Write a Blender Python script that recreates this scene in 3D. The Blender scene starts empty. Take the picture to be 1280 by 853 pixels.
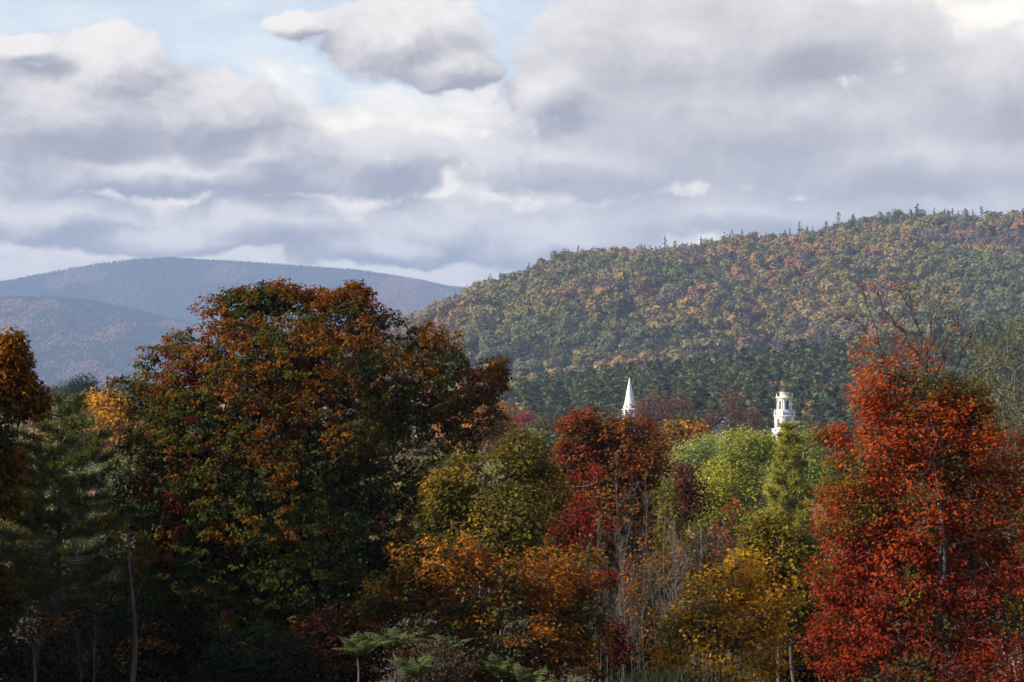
import bpy, math, random
import numpy as np
from math import radians as R, pi

S = bpy.context.scene
COL = bpy.context.collection
# ------------------------------------------------------------------ camera
LENS = 70.0
K = 36.0 / LENS / 1280.0          # tangent per reference pixel
HY = 480.0                        # eye level row
EYE = 40.0
cam_d = bpy.data.cameras.new('camera'); cam = bpy.data.objects.new('camera', cam_d); COL.objects.link(cam)
cam.location = (0, 0, EYE); cam.rotation_euler = (R(90), 0, 0)
cam_d.lens = LENS; cam_d.sensor_width = 36; cam_d.shift_y = (HY - 426.5) / 1280.0
cam_d.clip_start = 0.5; cam_d.clip_end = 60000
S.camera = cam
S.render.engine = 'CYCLES'
S.view_settings.view_transform = 'Standard'; S.view_settings.look = 'None'
S.view_settings.exposure = 0.80; S.view_settings.gamma = 1.0
S.cycles.max_bounces = 6; S.cycles.diffuse_bounces = 3; S.cycles.glossy_bounces = 1
S.cycles.transmission_bounces = 3; S.cycles.volume_bounces = 0; S.cycles.transparent_max_bounces = 4
S.cycles.caustics_reflective = False; S.cycles.caustics_refractive = False
S.cycles.use_adaptive_sampling = True; S.cycles.adaptive_threshold = 0.02

# ------------------------------------------------------------------ sun
SUN_EL, SUN_AZ = 31.0, -108.0      # azimuth from the view direction, negative = left
sd = bpy.data.lights.new('sun', 'SUN'); sun = bpy.data.objects.new('sun', sd); COL.objects.link(sun)
sd.energy = 5.0; sd.angle = R(0.5); sd.color = (1.0, 0.90, 0.74)
sdir = np.array([math.cos(R(SUN_EL)) * math.sin(R(SUN_AZ)), math.cos(R(SUN_EL)) * math.cos(R(SUN_AZ)), math.sin(R(SUN_EL))])
from mathutils import Vector
sun.rotation_euler = Vector(sdir).to_track_quat('Z', 'Y').to_euler()
sun.location = (-200, -100, 200)

# ------------------------------------------------------------------ world: sky and clouds
class N:
    """tiny wrapper so shader maths can be written as expressions"""
    tree = None
    def __init__(s, sock): s.s = sock
    @staticmethod
    def lift(v): return v
    def _op(s, op, o=None, o2=None, clamp=False):
        n = N.tree.nodes.new('ShaderNodeMath'); n.operation = op; n.use_clamp = clamp
        for i, v in enumerate((s, o, o2)):
            if v is None: continue
            if isinstance(v, N): N.tree.links.new(v.s, n.inputs[i])
            else: n.inputs[i].default_value = float(v)
        return N(n.outputs[0])
    def __add__(s, o): return s._op('ADD', o)
    __radd__ = __add__
    def __sub__(s, o): return s._op('SUBTRACT', o)
    def __rsub__(s, o): return (s * -1.0) + o
    def __mul__(s, o): return s._op('MULTIPLY', o)
    __rmul__ = __mul__
    def __truediv__(s, o): return s._op('DIVIDE', o)
    def atan2(s, o): return s._op('ARCTAN2', o)
    def sqrt(s): return s._op('SQRT')
    def maxi(s, o): return s._op('MAXIMUM', o)
    def mini(s, o): return s._op('MINIMUM', o)
    def smax(s, o, k): return s._op('SMOOTH_MAX', o, k)
    def clamp(s): return s._op('ADD', 0.0, clamp=True)
    def step(s, lo, hi):
        n = N.tree.nodes.new('ShaderNodeMapRange'); n.interpolation_type = 'SMOOTHSTEP'
        N.tree.links.new(s.s, n.inputs[0]); n.inputs[1].default_value = lo; n.inputs[2].default_value = hi
        return N(n.outputs[0])
def vec(x, y, z=0.0):
    n = N.tree.nodes.new('ShaderNodeCombineXYZ')
    for i, v in enumerate((x, y, z)):
        if isinstance(v, N): N.tree.links.new(v.s, n.inputs[i])
        else: n.inputs[i].default_value = v
    return N(n.outputs[0])
def noise(v, scale, detail=5.0, rough=0.55, w=0.0):
    n = N.tree.nodes.new('ShaderNodeTexNoise'); n.noise_dimensions = '4D'
    N.tree.links.new(v.s, n.inputs['Vector']); n.inputs['Scale'].default_value = scale
    n.inputs['Detail'].default_value = detail; n.inputs['Roughness'].default_value = rough; n.inputs['W'].default_value = w
    return N(n.outputs[0])
def mixc(f, a, b):
    n = N.tree.nodes.new('ShaderNodeMix'); n.data_type = 'RGBA'
    if isinstance(f, N): N.tree.links.new(f.s, n.inputs[0])
    else: n.inputs[0].default_value = f
    for i, v in ((6, a), (7, b)):
        if isinstance(v, N): N.tree.links.new(v.s, n.inputs[i])
        else: n.inputs[i].default_value = (*v, 1.0)
    return N(n.outputs[2])

def build_world():
    w = bpy.data.worlds.new('World'); S.world = w; w.use_nodes = True
    t = w.node_tree; t.nodes.clear(); N.tree = t
    out = t.nodes.new('ShaderNodeOutputWorld')
    tc = t.nodes.new('ShaderNodeTexCoord'); sp = t.nodes.new('ShaderNodeSeparateXYZ')
    t.links.new(tc.outputs['Generated'], sp.inputs[0])
    dx, dy, dz = N(sp.outputs[0]), N(sp.outputs[1]), N(sp.outputs[2])
    X0 = dx.atan2(dy) * (1 / K) + 640.0                       # azimuth, in units of 0.023 degrees
    Y0 = HY - dz.atan2((dx * dx + dy * dy).sqrt()) * (1 / K)  # elevation, same units
    sky = t.nodes.new('ShaderNodeTexSky'); sky.sky_type = 'NISHITA'; sky.sun_disc = False
    sky.sun_elevation = R(SUN_EL); sky.sun_rotation = R(SUN_AZ); sky.air_density = 1.0; sky.dust_density = 0.6; sky.ozone_density = 1.5
    # warped coordinates give the ragged cumulus edges
    p0 = vec(X0 * 0.01, Y0 * 0.014)
    wx = noise(p0, 1.1, 6.0, 0.56, 1.3) - 0.5; wy = noise(p0, 1.1, 6.0, 0.56, 7.7) - 0.5
    X = X0 + wx * 95.0; Y = Y0 + wy * 62.0
    # grey cumulus: (azimuth, elevation, half width, half height)
    blobs = [(95, 165, 170, 85), (150, 95, 95, 55), (330, 205, 130, 50), (475, 205, 95, 45), (215, 222, 320, 32), (-60, 150, 120, 90), (30, 75, 60, 22), (260, 150, 110, 55),
             (500, 48, 125, 55), (560, 88, 85, 32), (375, 42, 55, 22),
             (830, 55, 185, 78), (1010, 60, 170, 60), (1230, 130, 170, 75), (930, 165, 330, 75), (740, 205, 190, 48), (1130, 205, 280, 55), (690, 120, 60, 40),
             (70, 278, 130, 36), (330, 282, 120, 38), (545, 285, 100, 40), (480, 310, 160, 26), (700, 305, 150, 34), (930, 270, 230, 30), (1180, 262, 150, 26), (200, 305, 160, 22), (-40, 262, 90, 30)]
    g = bpy.data.node_groups.new('cumulus_field', 'ShaderNodeTree')
    g.interface.new_socket('X', in_out='INPUT', socket_type='NodeSocketFloat'); g.interface.new_socket('Y', in_out='INPUT', socket_type='NodeSocketFloat')
    g.interface.new_socket('F', in_out='OUTPUT', socket_type='NodeSocketFloat')
    N.tree = g
    gi = g.nodes.new('NodeGroupInput'); go = g.nodes.new('NodeGroupOutput')
    gx, gy = N(gi.outputs[0]), N(gi.outputs[1]); f = None
    for (cx, cy, rx, ry) in blobs:
        a = (gx - cx) * (1 / rx); b = (gy - cy) * (1 / ry)
        # flatter underside: lower half is squeezed
        e = 1.0 - (a * a + b * b).sqrt()
        f = e if f is None else f.smax(e, 0.22)
    far = (noise(vec(gx * 0.01, gy * 0.016), 0.18, 2.0, 0.5, 3.0) - 0.56) * 4.0   # the rest of the sky: broken cloud
    away = ((gx - 640.0) * (gx - 640.0)).sqrt().step(720, 1100).maxi((gy * -1.0).step(60, 400))
    f = f.maxi(far * away + (away - 1.0) * 3.0)
    q = vec(gx * 0.01, gy * 0.0125)
    nz = noise(q, 1.35, 8.0, 0.58, 0.0) - 0.5
    bl = noise(q, 2.6, 3.0, 0.5, 6.0) * 2.0 - 1.0
    billow = 0.25 - (bl * bl).sqrt()                 # rounded heads between creases
    f = f + nz * 0.90 + billow * 0.34
    g.links.new(f.s, go.inputs[0])
    N.tree = t
    def field(x, y):
        n = t.nodes.new('ShaderNodeGroup'); n.node_tree = g
        t.links.new(x.s, n.inputs[0]); t.links.new(y.s, n.inputs[1]); return N(n.outputs[0])
    f0 = field(X, Y); f1 = field(X - 22.0, Y - 28.0); f2 = field(X - 7.0, Y - 9.0)
    soft = noise(vec(X0 * 0.01, Y0 * 0.016), 0.75, 4.0, 0.5, 4.2) - 0.5
    thick = f0.step(0.0, 0.8)
    calm = 1.0 - X0.step(600, 820) * (Y0 * -1.0).step(-420, -380) * 0.45        # the bank on the right is smoother
    tone = None                                                                # lightens or darkens whole areas of cloud
    for (cx, cy, rx, ry, v) in ((110, 180, 230, 75, -.20), (470, 205, 120, 55, -.24), (300, 200, 140, 50, -.14), (140, 80, 90, 38, .12), (500, 40, 110, 40, -.04), (575, 95, 70, 25, -.12), (840, 70, 160, 50, .12), (1010, 95, 110, 40, -.10), (860, 160, 200, 40, -.10), (1130, 130, 120, 50, -.18), (1000, 210, 260, 40, .02), (700, 200, 120, 40, -.06), (320, 285, 90, 30, .12), (90, 290, 120, 25, -.05), (540, 290, 90, 35, .10)):
        a = (X - cx) * (1 / rx); b = (Y - cy) * (1 / ry); e = (1.0 - (a * a + b * b).sqrt()).maxi(0.0).step(0.0, 0.9) * v
        tone = e if tone is None else tone + e
    shade = (((f0 - f1) * 0.85 + (f0 - f2) * 0.45 + soft * 1.3) * calm + tone + 0.50 - thick * 0.15).step(-0.22, 1.18)
    grey = mixc(shade, (0.248, 0.234, 0.245), (0.67, 0.62, 0.56))
    # high bright cloud behind
    hf = (Y - 85.0) * (1 / 70.0) + (noise(vec(X0 * 0.01, Y0 * 0.02), 0.8, 6.0, 0.55, 9.0) - 0.5) * 2.2 + (X0 - 760.0).step(-120, 120) * 1.6
    ha = hf.step(-0.35, 0.9) * 0.96
    hs = noise(vec(X0 * 0.01, Y0 * 0.025), 1.4, 6.0, 0.55, 2.0)
    high = mixc(hs.step(0.26, 0.68), (0.62, 0.57, 0.52), (0.86, 0.775, 0.645))
    up = (Y0 * -1.0).step(100, 900)
    ha = ha * (1.0 - up * 0.4)
    ga = f0.step(-0.09, 0.23)
    bg0 = t.nodes.new('ShaderNodeBackground'); t.links.new(sky.outputs[0], bg0.inputs[0]); bg0.inputs[1].default_value = 0.115
    bg1 = t.nodes.new('ShaderNodeBackground'); t.links.new(mixc(ga, high, grey).s, bg1.inputs[0])
    fac = ha.maxi(ga)
    # thin veil that pales the blue
    fac = fac.maxi((noise(vec(X0 * 0.01, Y0 * 0.02), 0.5, 4.0, 0.5, 5.0) * 0.16 + 0.36) * (1.0 - up))
    mx = t.nodes.new('ShaderNodeMixShader'); t.links.new(fac.s, mx.inputs[0])
    t.links.new(bg0.outputs[0], mx.inputs[1]); t.links.new(bg1.outputs[0], mx.inputs[2]); t.links.new(mx.outputs[0], out.inputs[0])
    w.cycles.sampling_method = 'MANUAL'; w.cycles.sample_map_resolution = 512
build_world()

# ------------------------------------------------------------------ helpers
rng = np.random.default_rng(7)
def at(px, py, D): return np.array([(px - 640) * K * D, D, EYE - (py - HY) * K * D])
def proj(p): return 640 + p[0] / (p[1] * K), HY - (p[2] - EYE) / (p[1] * K)
def sstep(a, b, v):
    t = np.clip((np.asarray(v, float) - a) / (b - a), 0, 1); return t * t * (3 - 2 * t)
def _h(ix, iy, iz, seed):
    n = (ix * 374761393 + iy * 668265263 + iz * 2147483647 + seed * 1274126177) & 0xFFFFFFFF
    n = ((n ^ (n >> 13)) * 1274126177) & 0xFFFFFFFF
    return ((n ^ (n >> 16)) & 0xFFFF) / 65535.0
def vnoise(x, y, z=0.0, seed=0):
    x, y, z = np.broadcast_arrays(np.asarray(x, float), np.asarray(y, float), np.asarray(z, float))
    ix, iy, iz = (np.floor(v).astype(np.int64) for v in (x, y, z))
    fx, fy, fz = x - ix, y - iy, z - iz
    fx, fy, fz = (v * v * (3 - 2 * v) for v in (fx, fy, fz))
    r = 0
    for a in (0, 1):
        for b in (0, 1):
            for c in (0, 1):
                r = r + _h(ix + a, iy + b, iz + c, seed) * (fx if a else 1 - fx) * (fy if b else 1 - fy) * (fz if c else 1 - fz)
    return r
def fbm(x, y, z=0.0, seed=0, oct=3):
    r = 0; a = 0.5; tot = 0
    for k in range(oct):
        r = r + a * vnoise(np.asarray(x) * 2 ** k, np.asarray(y) * 2 ** k, np.asarray(z) * 2 ** k, seed + k); tot += a; a *= 0.5
    return r / tot
def unit(v): return v / np.maximum(np.linalg.norm(v, axis=-1, keepdims=True), 1e-9)

class MB:
    """collects vertices, polygons and per-vertex tint for ONE mesh object"""
    def __init__(s): s.v = []; s.f = []; s.c = []; s.n = 0
    def add(s, V, F, tint=None):
        V = np.asarray(V, float).reshape(-1, 3); F = np.asarray(F, int)
        s.v.append(V); s.f.append(F + s.n); s.n += len(V)
        t = np.ones((len(V), 3)) if tint is None else np.broadcast_to(np.asarray(tint, float), (len(V), 3))
        s.c.append(t)
    def poly(s, V, polys, tint=None):
        for p in polys: s.add(np.asarray(V, float)[list(p)], [list(range(len(p)))], tint)
    def build(s, name, mat, parent=None, origin=(0, 0, 0), smooth=False):
        V = np.concatenate(s.v) - np.asarray(origin); me = bpy.data.meshes.new(name)
        loops = np.concatenate([f.ravel() for f in s.f]); sizes = np.concatenate([np.full(len(f), f.shape[1]) for f in s.f])
        me.vertices.add(len(V)); me.vertices.foreach_set('co', V.astype(np.float32).ravel())
        me.loops.add(len(loops)); me.loops.foreach_set('vertex_index', loops.astype(np.int32))
        me.polygons.add(len(sizes)); me.polygons.foreach_set('loop_start', np.concatenate([[0], np.cumsum(sizes)[:-1]]).astype(np.int32))
        me.polygons.foreach_set('loop_total', sizes.astype(np.int32))
        if smooth: me.polygons.foreach_set('use_smooth', np.ones(len(sizes), bool))
        a = me.attributes.new('tint', 'FLOAT_COLOR', 'POINT'); c = np.concatenate(s.c)
        a.data.foreach_set('color', np.concatenate([c, np.ones((len(c), 1))], 1).astype(np.float32).ravel())
        me.update(calc_edges=True); me.validate()
        me.materials.append(mat)
        o = bpy.data.objects.new(name, me); COL.objects.link(o)
        if parent is not None: o.parent = parent
        else: o.location = origin
        return o
def tag(o, label=None, cat=None, group=None, kind=None):
    if label: o['label'] = label
    if cat: o['category'] = cat
    if group: o['group'] = group
    if kind: o['kind'] = kind
    return o
def empty(name, loc, label, cat, group=None):
    o = bpy.data.objects.new(name, None); COL.objects.link(o); o.location = loc; o.empty_display_size = 0.5
    return tag(o, label, cat, group)

# ------------------------------------------------------------------ materials
def new_mat(name):
    m = bpy.data.materials.new(name); m.use_nodes = True; t = m.node_tree; t.nodes.clear(); N.tree = t
    out = t.nodes.new('ShaderNodeOutputMaterial'); return m, t, out
def attr(t):
    a = t.nodes.new('ShaderNodeAttribute'); a.attribute_name = 'tint'; return N(a.outputs['Color'])
def leaf_material(name, translucency, spec, rough):
    m, t, out = new_mat(name); c = attr(t)
    b = t.nodes.new('ShaderNodeBsdfPrincipled'); t.links.new(c.s, b.inputs['Base Color'])
    b.inputs['Roughness'].default_value = rough; b.inputs['Specular IOR Level'].default_value = spec
    tr = t.nodes.new('ShaderNodeBsdfTranslucent'); t.links.new(mixc(0.35, c, mixc(1.0, c, c)).s, tr.inputs[0])
    mx = t.nodes.new('ShaderNodeMixShader'); mx.inputs[0].default_value = translucency
    t.links.new(b.outputs[0], mx.inputs[1]); t.links.new(tr.outputs[0], mx.inputs[2]); t.links.new(mx.outputs[0], out.inputs[0])
    return m
LEAF = leaf_material('leaf', 0.42, 0.05, 0.6)
FARLEAF = leaf_material('far_foliage', 0.22, 0.05, 0.8)
NEEDLE = leaf_material('needle', 0.18, 0.15, 0.6)
def noise_mat(name, a, b, scale, rough=0.85, bump=0.0, stretch=(1, 1, 1), coord='Object', tinted=False, spec=0.2):
    m, t, out = new_mat(name)
    tc = t.nodes.new('ShaderNodeTexCoord'); mp = t.nodes.new('ShaderNodeMapping'); mp.inputs['Scale'].default_value = stretch
    t.links.new(tc.outputs[coord], mp.inputs[0]); n = noise(N(mp.outputs[0]), scale, 6.0, 0.6)
    c = mixc(n.step(0.3, 0.7), a, b)
    p = t.nodes.new('ShaderNodeBsdfPrincipled'); p.inputs['Roughness'].default_value = rough; p.inputs['Specular IOR Level'].default_value = spec
    if tinted:
        q = t.nodes.new('ShaderNodeMix'); q.data_type = 'RGBA'; q.blend_type = 'MULTIPLY'; q.inputs[0].default_value = 1.0
        t.links.new(c.s, q.inputs[6]); t.links.new(attr(t).s, q.inputs[7]); c = N(q.outputs[2])
    t.links.new(c.s, p.inputs['Base Color'])
    if bump:
        bp = t.nodes.new('ShaderNodeBump'); bp.inputs['Strength'].default_value = bump; t.links.new(n.s, bp.inputs['Height']); t.links.new(bp.outputs[0], p.inputs['Normal'])
    t.links.new(p.outputs[0], out.inputs[0]); return m
BARK = noise_mat('bark', (0.055, 0.045, 0.038), (0.15, 0.13, 0.115), 3.0, 0.9, 0.6, (1, 1, 0.25))
GREYBARK = noise_mat('grey_bark', (0.085, 0.075, 0.068), (0.18, 0.16, 0.145), 3.0, 0.85, 0.3, (1, 1, 0.3))
DARKBARK = noise_mat('dark_grey_bark', (0.05, 0.043, 0.04), (0.12, 0.105, 0.098), 3.0, 0.9, 0.3, (1, 1, 0.3))
BIRCHBARK = noise_mat('birch_bark', (0.15, 0.135, 0.12), (0.42, 0.39, 0.35), 2.5, 0.7, 0.2, (1, 1, 3.0))
GROUND = noise_mat('ground_cover', (0.035, 0.038, 0.015), (0.055, 0.038, 0.022), 0.06, 0.95, 0.3)
MOUNTAIN = noise_mat('mountain_floor', (0.03, 0.04, 0.03), (0.10, 0.075, 0.055), 0.004, 0.95)
WHITE = noise_mat('white_paint', (0.60, 0.60, 0.58), (0.74, 0.74, 0.72), 0.6, 0.55)
CREAM = noise_mat('cream_paint', (0.74, 0.68, 0.54), (0.80, 0.75, 0.62), 0.6, 0.55)
SLATE = noise_mat('slate_dome', (0.035, 0.036, 0.042), (0.06, 0.062, 0.07), 1.0, 0.5)
LOUVRE = noise_mat('dark_louvre', (0.09, 0.10, 0.12), (0.14, 0.15, 0.18), 6.0, 0.6, 0, (0.1, 0.1, 4))
IRON = noise_mat('dark_iron', (0.03, 0.03, 0.03), (0.05, 0.05, 0.05), 2.0, 0.5)
GREYTRIM = noise_mat('grey_trim', (0.20, 0.20, 0.20), (0.27, 0.27, 0.265), 2.0, 0.7)
BRICK = noise_mat('red_brick', (0.20, 0.075, 0.05), (0.30, 0.12, 0.08), 4.0, 0.9)
GREYSIDING = noise_mat('grey_siding', (0.03, 0.03, 0.032), (0.05, 0.05, 0.052), 2.0, 0.8)
ROOF = noise_mat('roof_shingle', (0.06, 0.06, 0.062), (0.10, 0.098, 0.095), 3.0, 0.9)
GLASS = noise_mat('window_glass', (0.03, 0.035, 0.04), (0.05, 0.055, 0.06), 1.0, 0.12, spec=0.6)

# ------------------------------------------------------------------ terrain
CPX = [-700, 0, 200, 300, 420, 490, 560, 600, 640, 700, 760, 820, 870, 920, 970, 1010, 1060, 1130, 1200, 1280, 1450, 1800, 2600]
CPZ = [-40, -40, -38, -20, 21, 48, 74, 88, 99, 121, 129, 130, 134, 143, 141, 146, 159, 167, 166, 166, 172, 150, 40]
def ground(x, y):
    x = np.asarray(x, float); y = np.asarray(y, float)
    base = np.interp(y, [-13000, -300, -40, 0, 20, 35, 50, 80, 150, 300, 500, 700, 1000, 1200, 1500, 3000, 13000],
                     [10, 4, -0.5, -1.7, -4.0, -5.9, -8.0, -12.5, -21, -32, -36, -34, -18, -24, -30, -45, -60])
    foot = np.interp(x, [-400, -100, 0, 104, 225, 300, 500], [-18, -18, -16, -5, 11, 18, 26])
    base = base + (foot + 18) * sstep(650, 1100, y) * (1 - sstep(1100, 1500, y) * 0.5) * (1 - sstep(1500, 3000, y))
    crest = np.interp(x, (np.array(CPX) - 640.0) * K * 2100, CPZ)
    t = np.clip((y - 1330) / 770.0, 0, 1)
    s = 0.55 * t + 0.45 * t * t * (3 - 2 * t)
    hill = base + (crest - base) * s
    hill = hill + (fbm(x / 105, y / 420, 0, 3) - 0.5) * 72 * np.sin(pi * np.clip(t, 0, 1)) ** 0.8
    back = sstep(2100, 3000, y)
    z = np.where(y < 1330, base, hill * (1 - back) + base * back)
    z = z + (fbm(x / 35, y / 35, 0, 11) - 0.5) * 1.2 * sstep(15, 80, np.abs(y))
    return z + EYE
def build_ground():
    rad = np.unique(np.concatenate([np.geomspace(1.5, 1200, 90), np.arange(1200, 2300, 22), np.geomspace(2300, 12500, 36)]))
    ang = np.unique(np.concatenate([np.linspace(-180, -24, 60), np.linspace(-24, 24, 241), np.linspace(24, 180, 60)]))[:-1]
    a, r = np.meshgrid(np.radians(ang), rad); x = r * np.sin(a); y = r * np.cos(a)
    V = np.stack([x, y, ground(x, y)], -1).reshape(-1, 3); n = len(ang); m = len(rad)
    i, j = np.meshgrid(np.arange(m - 1), np.arange(n), indexing='ij'); j2 = (j + 1) % n
    F = np.stack([i * n + j, i * n + j2, (i + 1) * n + j2, (i + 1) * n + j], -1).reshape(-1, 4)[:, ::-1]
    mb = MB(); mb.add(np.vstack([V, [[0, 0, float(ground(0, 0))]]]), F); mb.f.append(np.array([[len(V), (k + 1) % n, k] for k in range(n)])[:, ::-1])
    tag(mb.build('ground', GROUND, smooth=True), kind='structure')
build_ground()

# left mountain: a summit ridge with a nearer shoulder in front of it
def mtn_far(x, y):
    px = [-900, -300, 0, 60, 120, 170, 210, 260, 330, 400, 450, 500, 560, 600, 660, 800, 1200]
    py = [440, 380, 355, 343, 332, 326, 324, 327, 331, 336, 340, 348, 360, 366, 385, 430, 490]
    top = np.interp(x, (np.array(px) - 640) * K * 9500, (HY - np.array(py)) * K * 9500)
    t = np.clip((y - 7700) / 1800, 0, 1.0); s = 0.5 * t + 0.5 * t * t * (3 - 2 * t)
    z = -60 + (top + 60) * s + (fbm(x / 420, y / 1400, 0, 21) - 0.5) * 330 * np.sin(pi * t) ** 0.8
    return z * (1 - sstep(9500, 12300, y)) - 60 * sstep(9500, 12300, y) + EYE
def mtn_near(x, y):
    px = [-900, -200, 0, 60, 120, 180, 260, 340, 420, 520, 700]
    py = [350, 360, 373, 373, 379, 392, 413, 440, 462, 480, 492]
    top = np.interp(x, (np.array(px) - 640) * K * 7000, (HY - np.array(py)) * K * 7000)
    t = np.clip((y - 5400) / 1600, 0, 1); s = 0.5 * t + 0.5 * t * t * (3 - 2 * t)
    z = -60 + (top + 60) * s + (fbm(x / 300, y / 1100, 0, 33) - 0.5) * 190 * np.sin(pi * t)
    return z * (1 - sstep(7000, 7900, y)) - 90 * sstep(7000, 7900, y) + EYE
def sheet(name, f, x0, x1, nx, y0, y1, ny, mat):
    x, y = np.meshgrid(np.linspace(x0, x1, nx), np.linspace(y0, y1, ny)); V = np.stack([x, y, f(x, y)], -1).reshape(-1, 3)
    i, j = np.meshgrid(np.arange(ny - 1), np.arange(nx - 1), indexing='ij')
    F = np.stack([i * nx + j, i * nx + j + 1, (i + 1) * nx + j + 1, (i + 1) * nx + j], -1).reshape(-1, 4)
    mb = MB(); mb.add(V, F); return tag(mb.build(name, mat, smooth=True), kind='structure')
sheet('mountain', mtn_far, -5200, 1800, 220, 7700, 12200, 130, MOUNTAIN)
sheet('mountain_shoulder', mtn_near, -4200, 400, 180, 5400, 8000, 90, MOUNTAIN)

def mountain_forest():
    mb = MB()
    for f, n, x0, x1, y0, y1, seed, green in ((mtn_far, 62000, -3100, 250, 8000, 9750, 5, 0.88), (mtn_near, 26000, -2300, -100, 5700, 7150, 6, 0.68)):
        r = np.random.default_rng(seed); x = r.uniform(x0, x1, n); y = r.uniform(y0, y1, n); z = f(x, y)
        sc = 1.0 if seed == 5 else .5; patch = fbm(x / (330 * sc), y / (620 * sc), 0, 41 + seed, 5) + (r.random(n) - 0.5) * 0.06
        conif = patch < np.quantile(patch, green)
        h = np.where(conif, r.uniform(9, 17, n), r.uniform(8, 13, n)); w = np.where(conif, r.uniform(2.2, 3.4, n), r.uniform(4, 7, n))
        cols = np.array([(0.22, 0.12, 0.085), (0.25, 0.145, 0.09), (0.18, 0.09, 0.085), (0.12, 0.095, 0.055)])
        c = np.where(conif[:, None], np.array([0.018, 0.036, 0.028]) * r.uniform(0.7, 1.4, (n, 1)), cols[r.integers(0, 4, n)] * r.uniform(0.75, 1.3, (n, 1)))
        T = np.array([(1, 0, 0.45), (0, 1, 0.4), (-1, 0, 0.45), (0, -1, 0.4), (0, 0, 1), (0, 0, 0)], float)
        lv = np.broadcast_to(T, (n, 6, 3)).copy(); lv[:, :4, 2] = np.where(conif, 0.12, 0.5)[:, None] + r.uniform(-.05, .05, (n, 4))
        a = r.uniform(0, pi, n); ca, sa = np.cos(a)[:, None], np.sin(a)[:, None]
        xx = (lv[..., 0] * ca - lv[..., 1] * sa) * w[:, None]; yy = (lv[..., 0] * sa + lv[..., 1] * ca) * w[:, None]
        V = np.stack([x[:, None] + xx, y[:, None] + yy, z[:, None] + lv[..., 2] * h[:, None]], -1).reshape(-1, 3)
        F = np.array([(0, 1, 4), (1, 2, 4), (2, 3, 4), (3, 0, 4), (1, 0, 5), (2, 1, 5), (3, 2, 5), (0, 3, 5)])
        mb.add(V, (np.arange(n)[:, None, None] * 6 + F).reshape(-1, 3), np.repeat(c, 6, 0))
    tag(mb.build('mountain_forest', FARLEAF), 'blue hazy forest of spruce and fading hardwoods covering the distant mountain', 'forest', kind='stuff')
mountain_forest()

# haze: one closed box of even, thin air round the whole scene
HAZE = 1.15e-4
def build_haze():
    x0, x1, y0, y1, z0, z1 = -12700, 12700, -12700, 12700, EYE - 152, EYE + 660
    V = [(x, y, z) for z in (z0, z1) for (x, y) in ((x0, y0), (x1, y0), (x1, y1), (x0, y1))]
    mb = MB(); mb.add(V, [(3, 2, 1, 0), (4, 5, 6, 7), (0, 1, 5, 4), (1, 2, 6, 5), (2, 3, 7, 6), (3, 0, 4, 7)])
    m = bpy.data.materials.new('haze_air'); m.use_nodes = True; t = m.node_tree; t.nodes.clear()
    out = t.nodes.new('ShaderNodeOutputMaterial'); v = t.nodes.new('ShaderNodeVolumePrincipled')
    v.inputs['Color'].default_value = (0.40, 0.54, 0.85, 1); v.inputs['Density'].default_value = HAZE; v.inputs['Anisotropy'].default_value = 0.0
    t.links.new(v.outputs[0], out.inputs['Volume'])
    tag(mb.build('haze', m), 'thin blue haze in the air before the far mountain', 'haze', kind='stuff')

build_haze()

# ------------------------------------------------------------------ foliage generators
DIA = (np.array([(0, 0, 0), (.42, .45, .10), (0, 1, -.06), (-.42, .45, .10)]), np.array([(0, 1, 2), (0, 2, 3)]))
MAPLE = (np.array([(0, 0, 0), (.55, .32, .10), (.2, .52, .0), (0, 1, -.12), (-.2, .52, .0), (-.55, .32, .10)]), np.array([(0, 1, 2), (0, 2, 3), (0, 3, 4), (0, 4, 5)]))
BLADE = (np.array([(-.09, 0, 0), (.09, 0, 0), (0, 1, -.05)]), np.array([(0, 1, 2)]))
QUAD = (np.array([(-.5, -.5, .06), (.5, -.5, -.06), (.5, .5, .06), (-.5, .5, -.06)]), np.array([(0, 1, 2, 3)]))
def scatter(mb, tpl, P, d, nrm, size, tint):
    d = unit(d); x = unit(np.cross(d, nrm)); n = np.cross(x, d); TV, TF = tpl; m = len(P); k = len(TV)
    size = np.broadcast_to(np.asarray(size, float), (m,))[:, None, None]
    V = P[:, None, :] + size * (TV[None, :, 0:1] * x[:, None] + TV[None, :, 1:2] * d[:, None] + TV[None, :, 2:3] * n[:, None])
    mb.add(V.reshape(-1, 3), (np.arange(m)[:, None, None] * k + TF).reshape(-1, TF.shape[1]), np.repeat(tint, k, 0))
def tubes(mb, A, B, ra, rb, sides=5, tint=None):
    A, B = np.atleast_2d(A), np.atleast_2d(B); m = len(A); d = unit(B - A)
    ref = np.where(np.abs(d[:, 2:3]) > 0.9, np.array([[1.0, 0, 0]]), np.array([[0, 0, 1.0]])); u = unit(np.cross(d, ref)); w = np.cross(d, u)
    a = np.arange(sides) * 2 * pi / sides; ring = np.cos(a)[None, :, None] * u[:, None] + np.sin(a)[None, :, None] * w[:, None]
    ra, rb = (np.broadcast_to(np.asarray(r, float), (m,))[:, None, None] for r in (ra, rb))
    V = np.concatenate([A[:, None] + ring * ra, B[:, None] + ring * rb], 1).reshape(-1, 3)
    i = np.arange(sides); j = (i + 1) % sides; F = np.stack([i, j, j + sides, i + sides], -1)
    mb.add(V, (np.arange(m)[:, None, None] * 2 * sides + F).reshape(-1, 4), tint)
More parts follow.
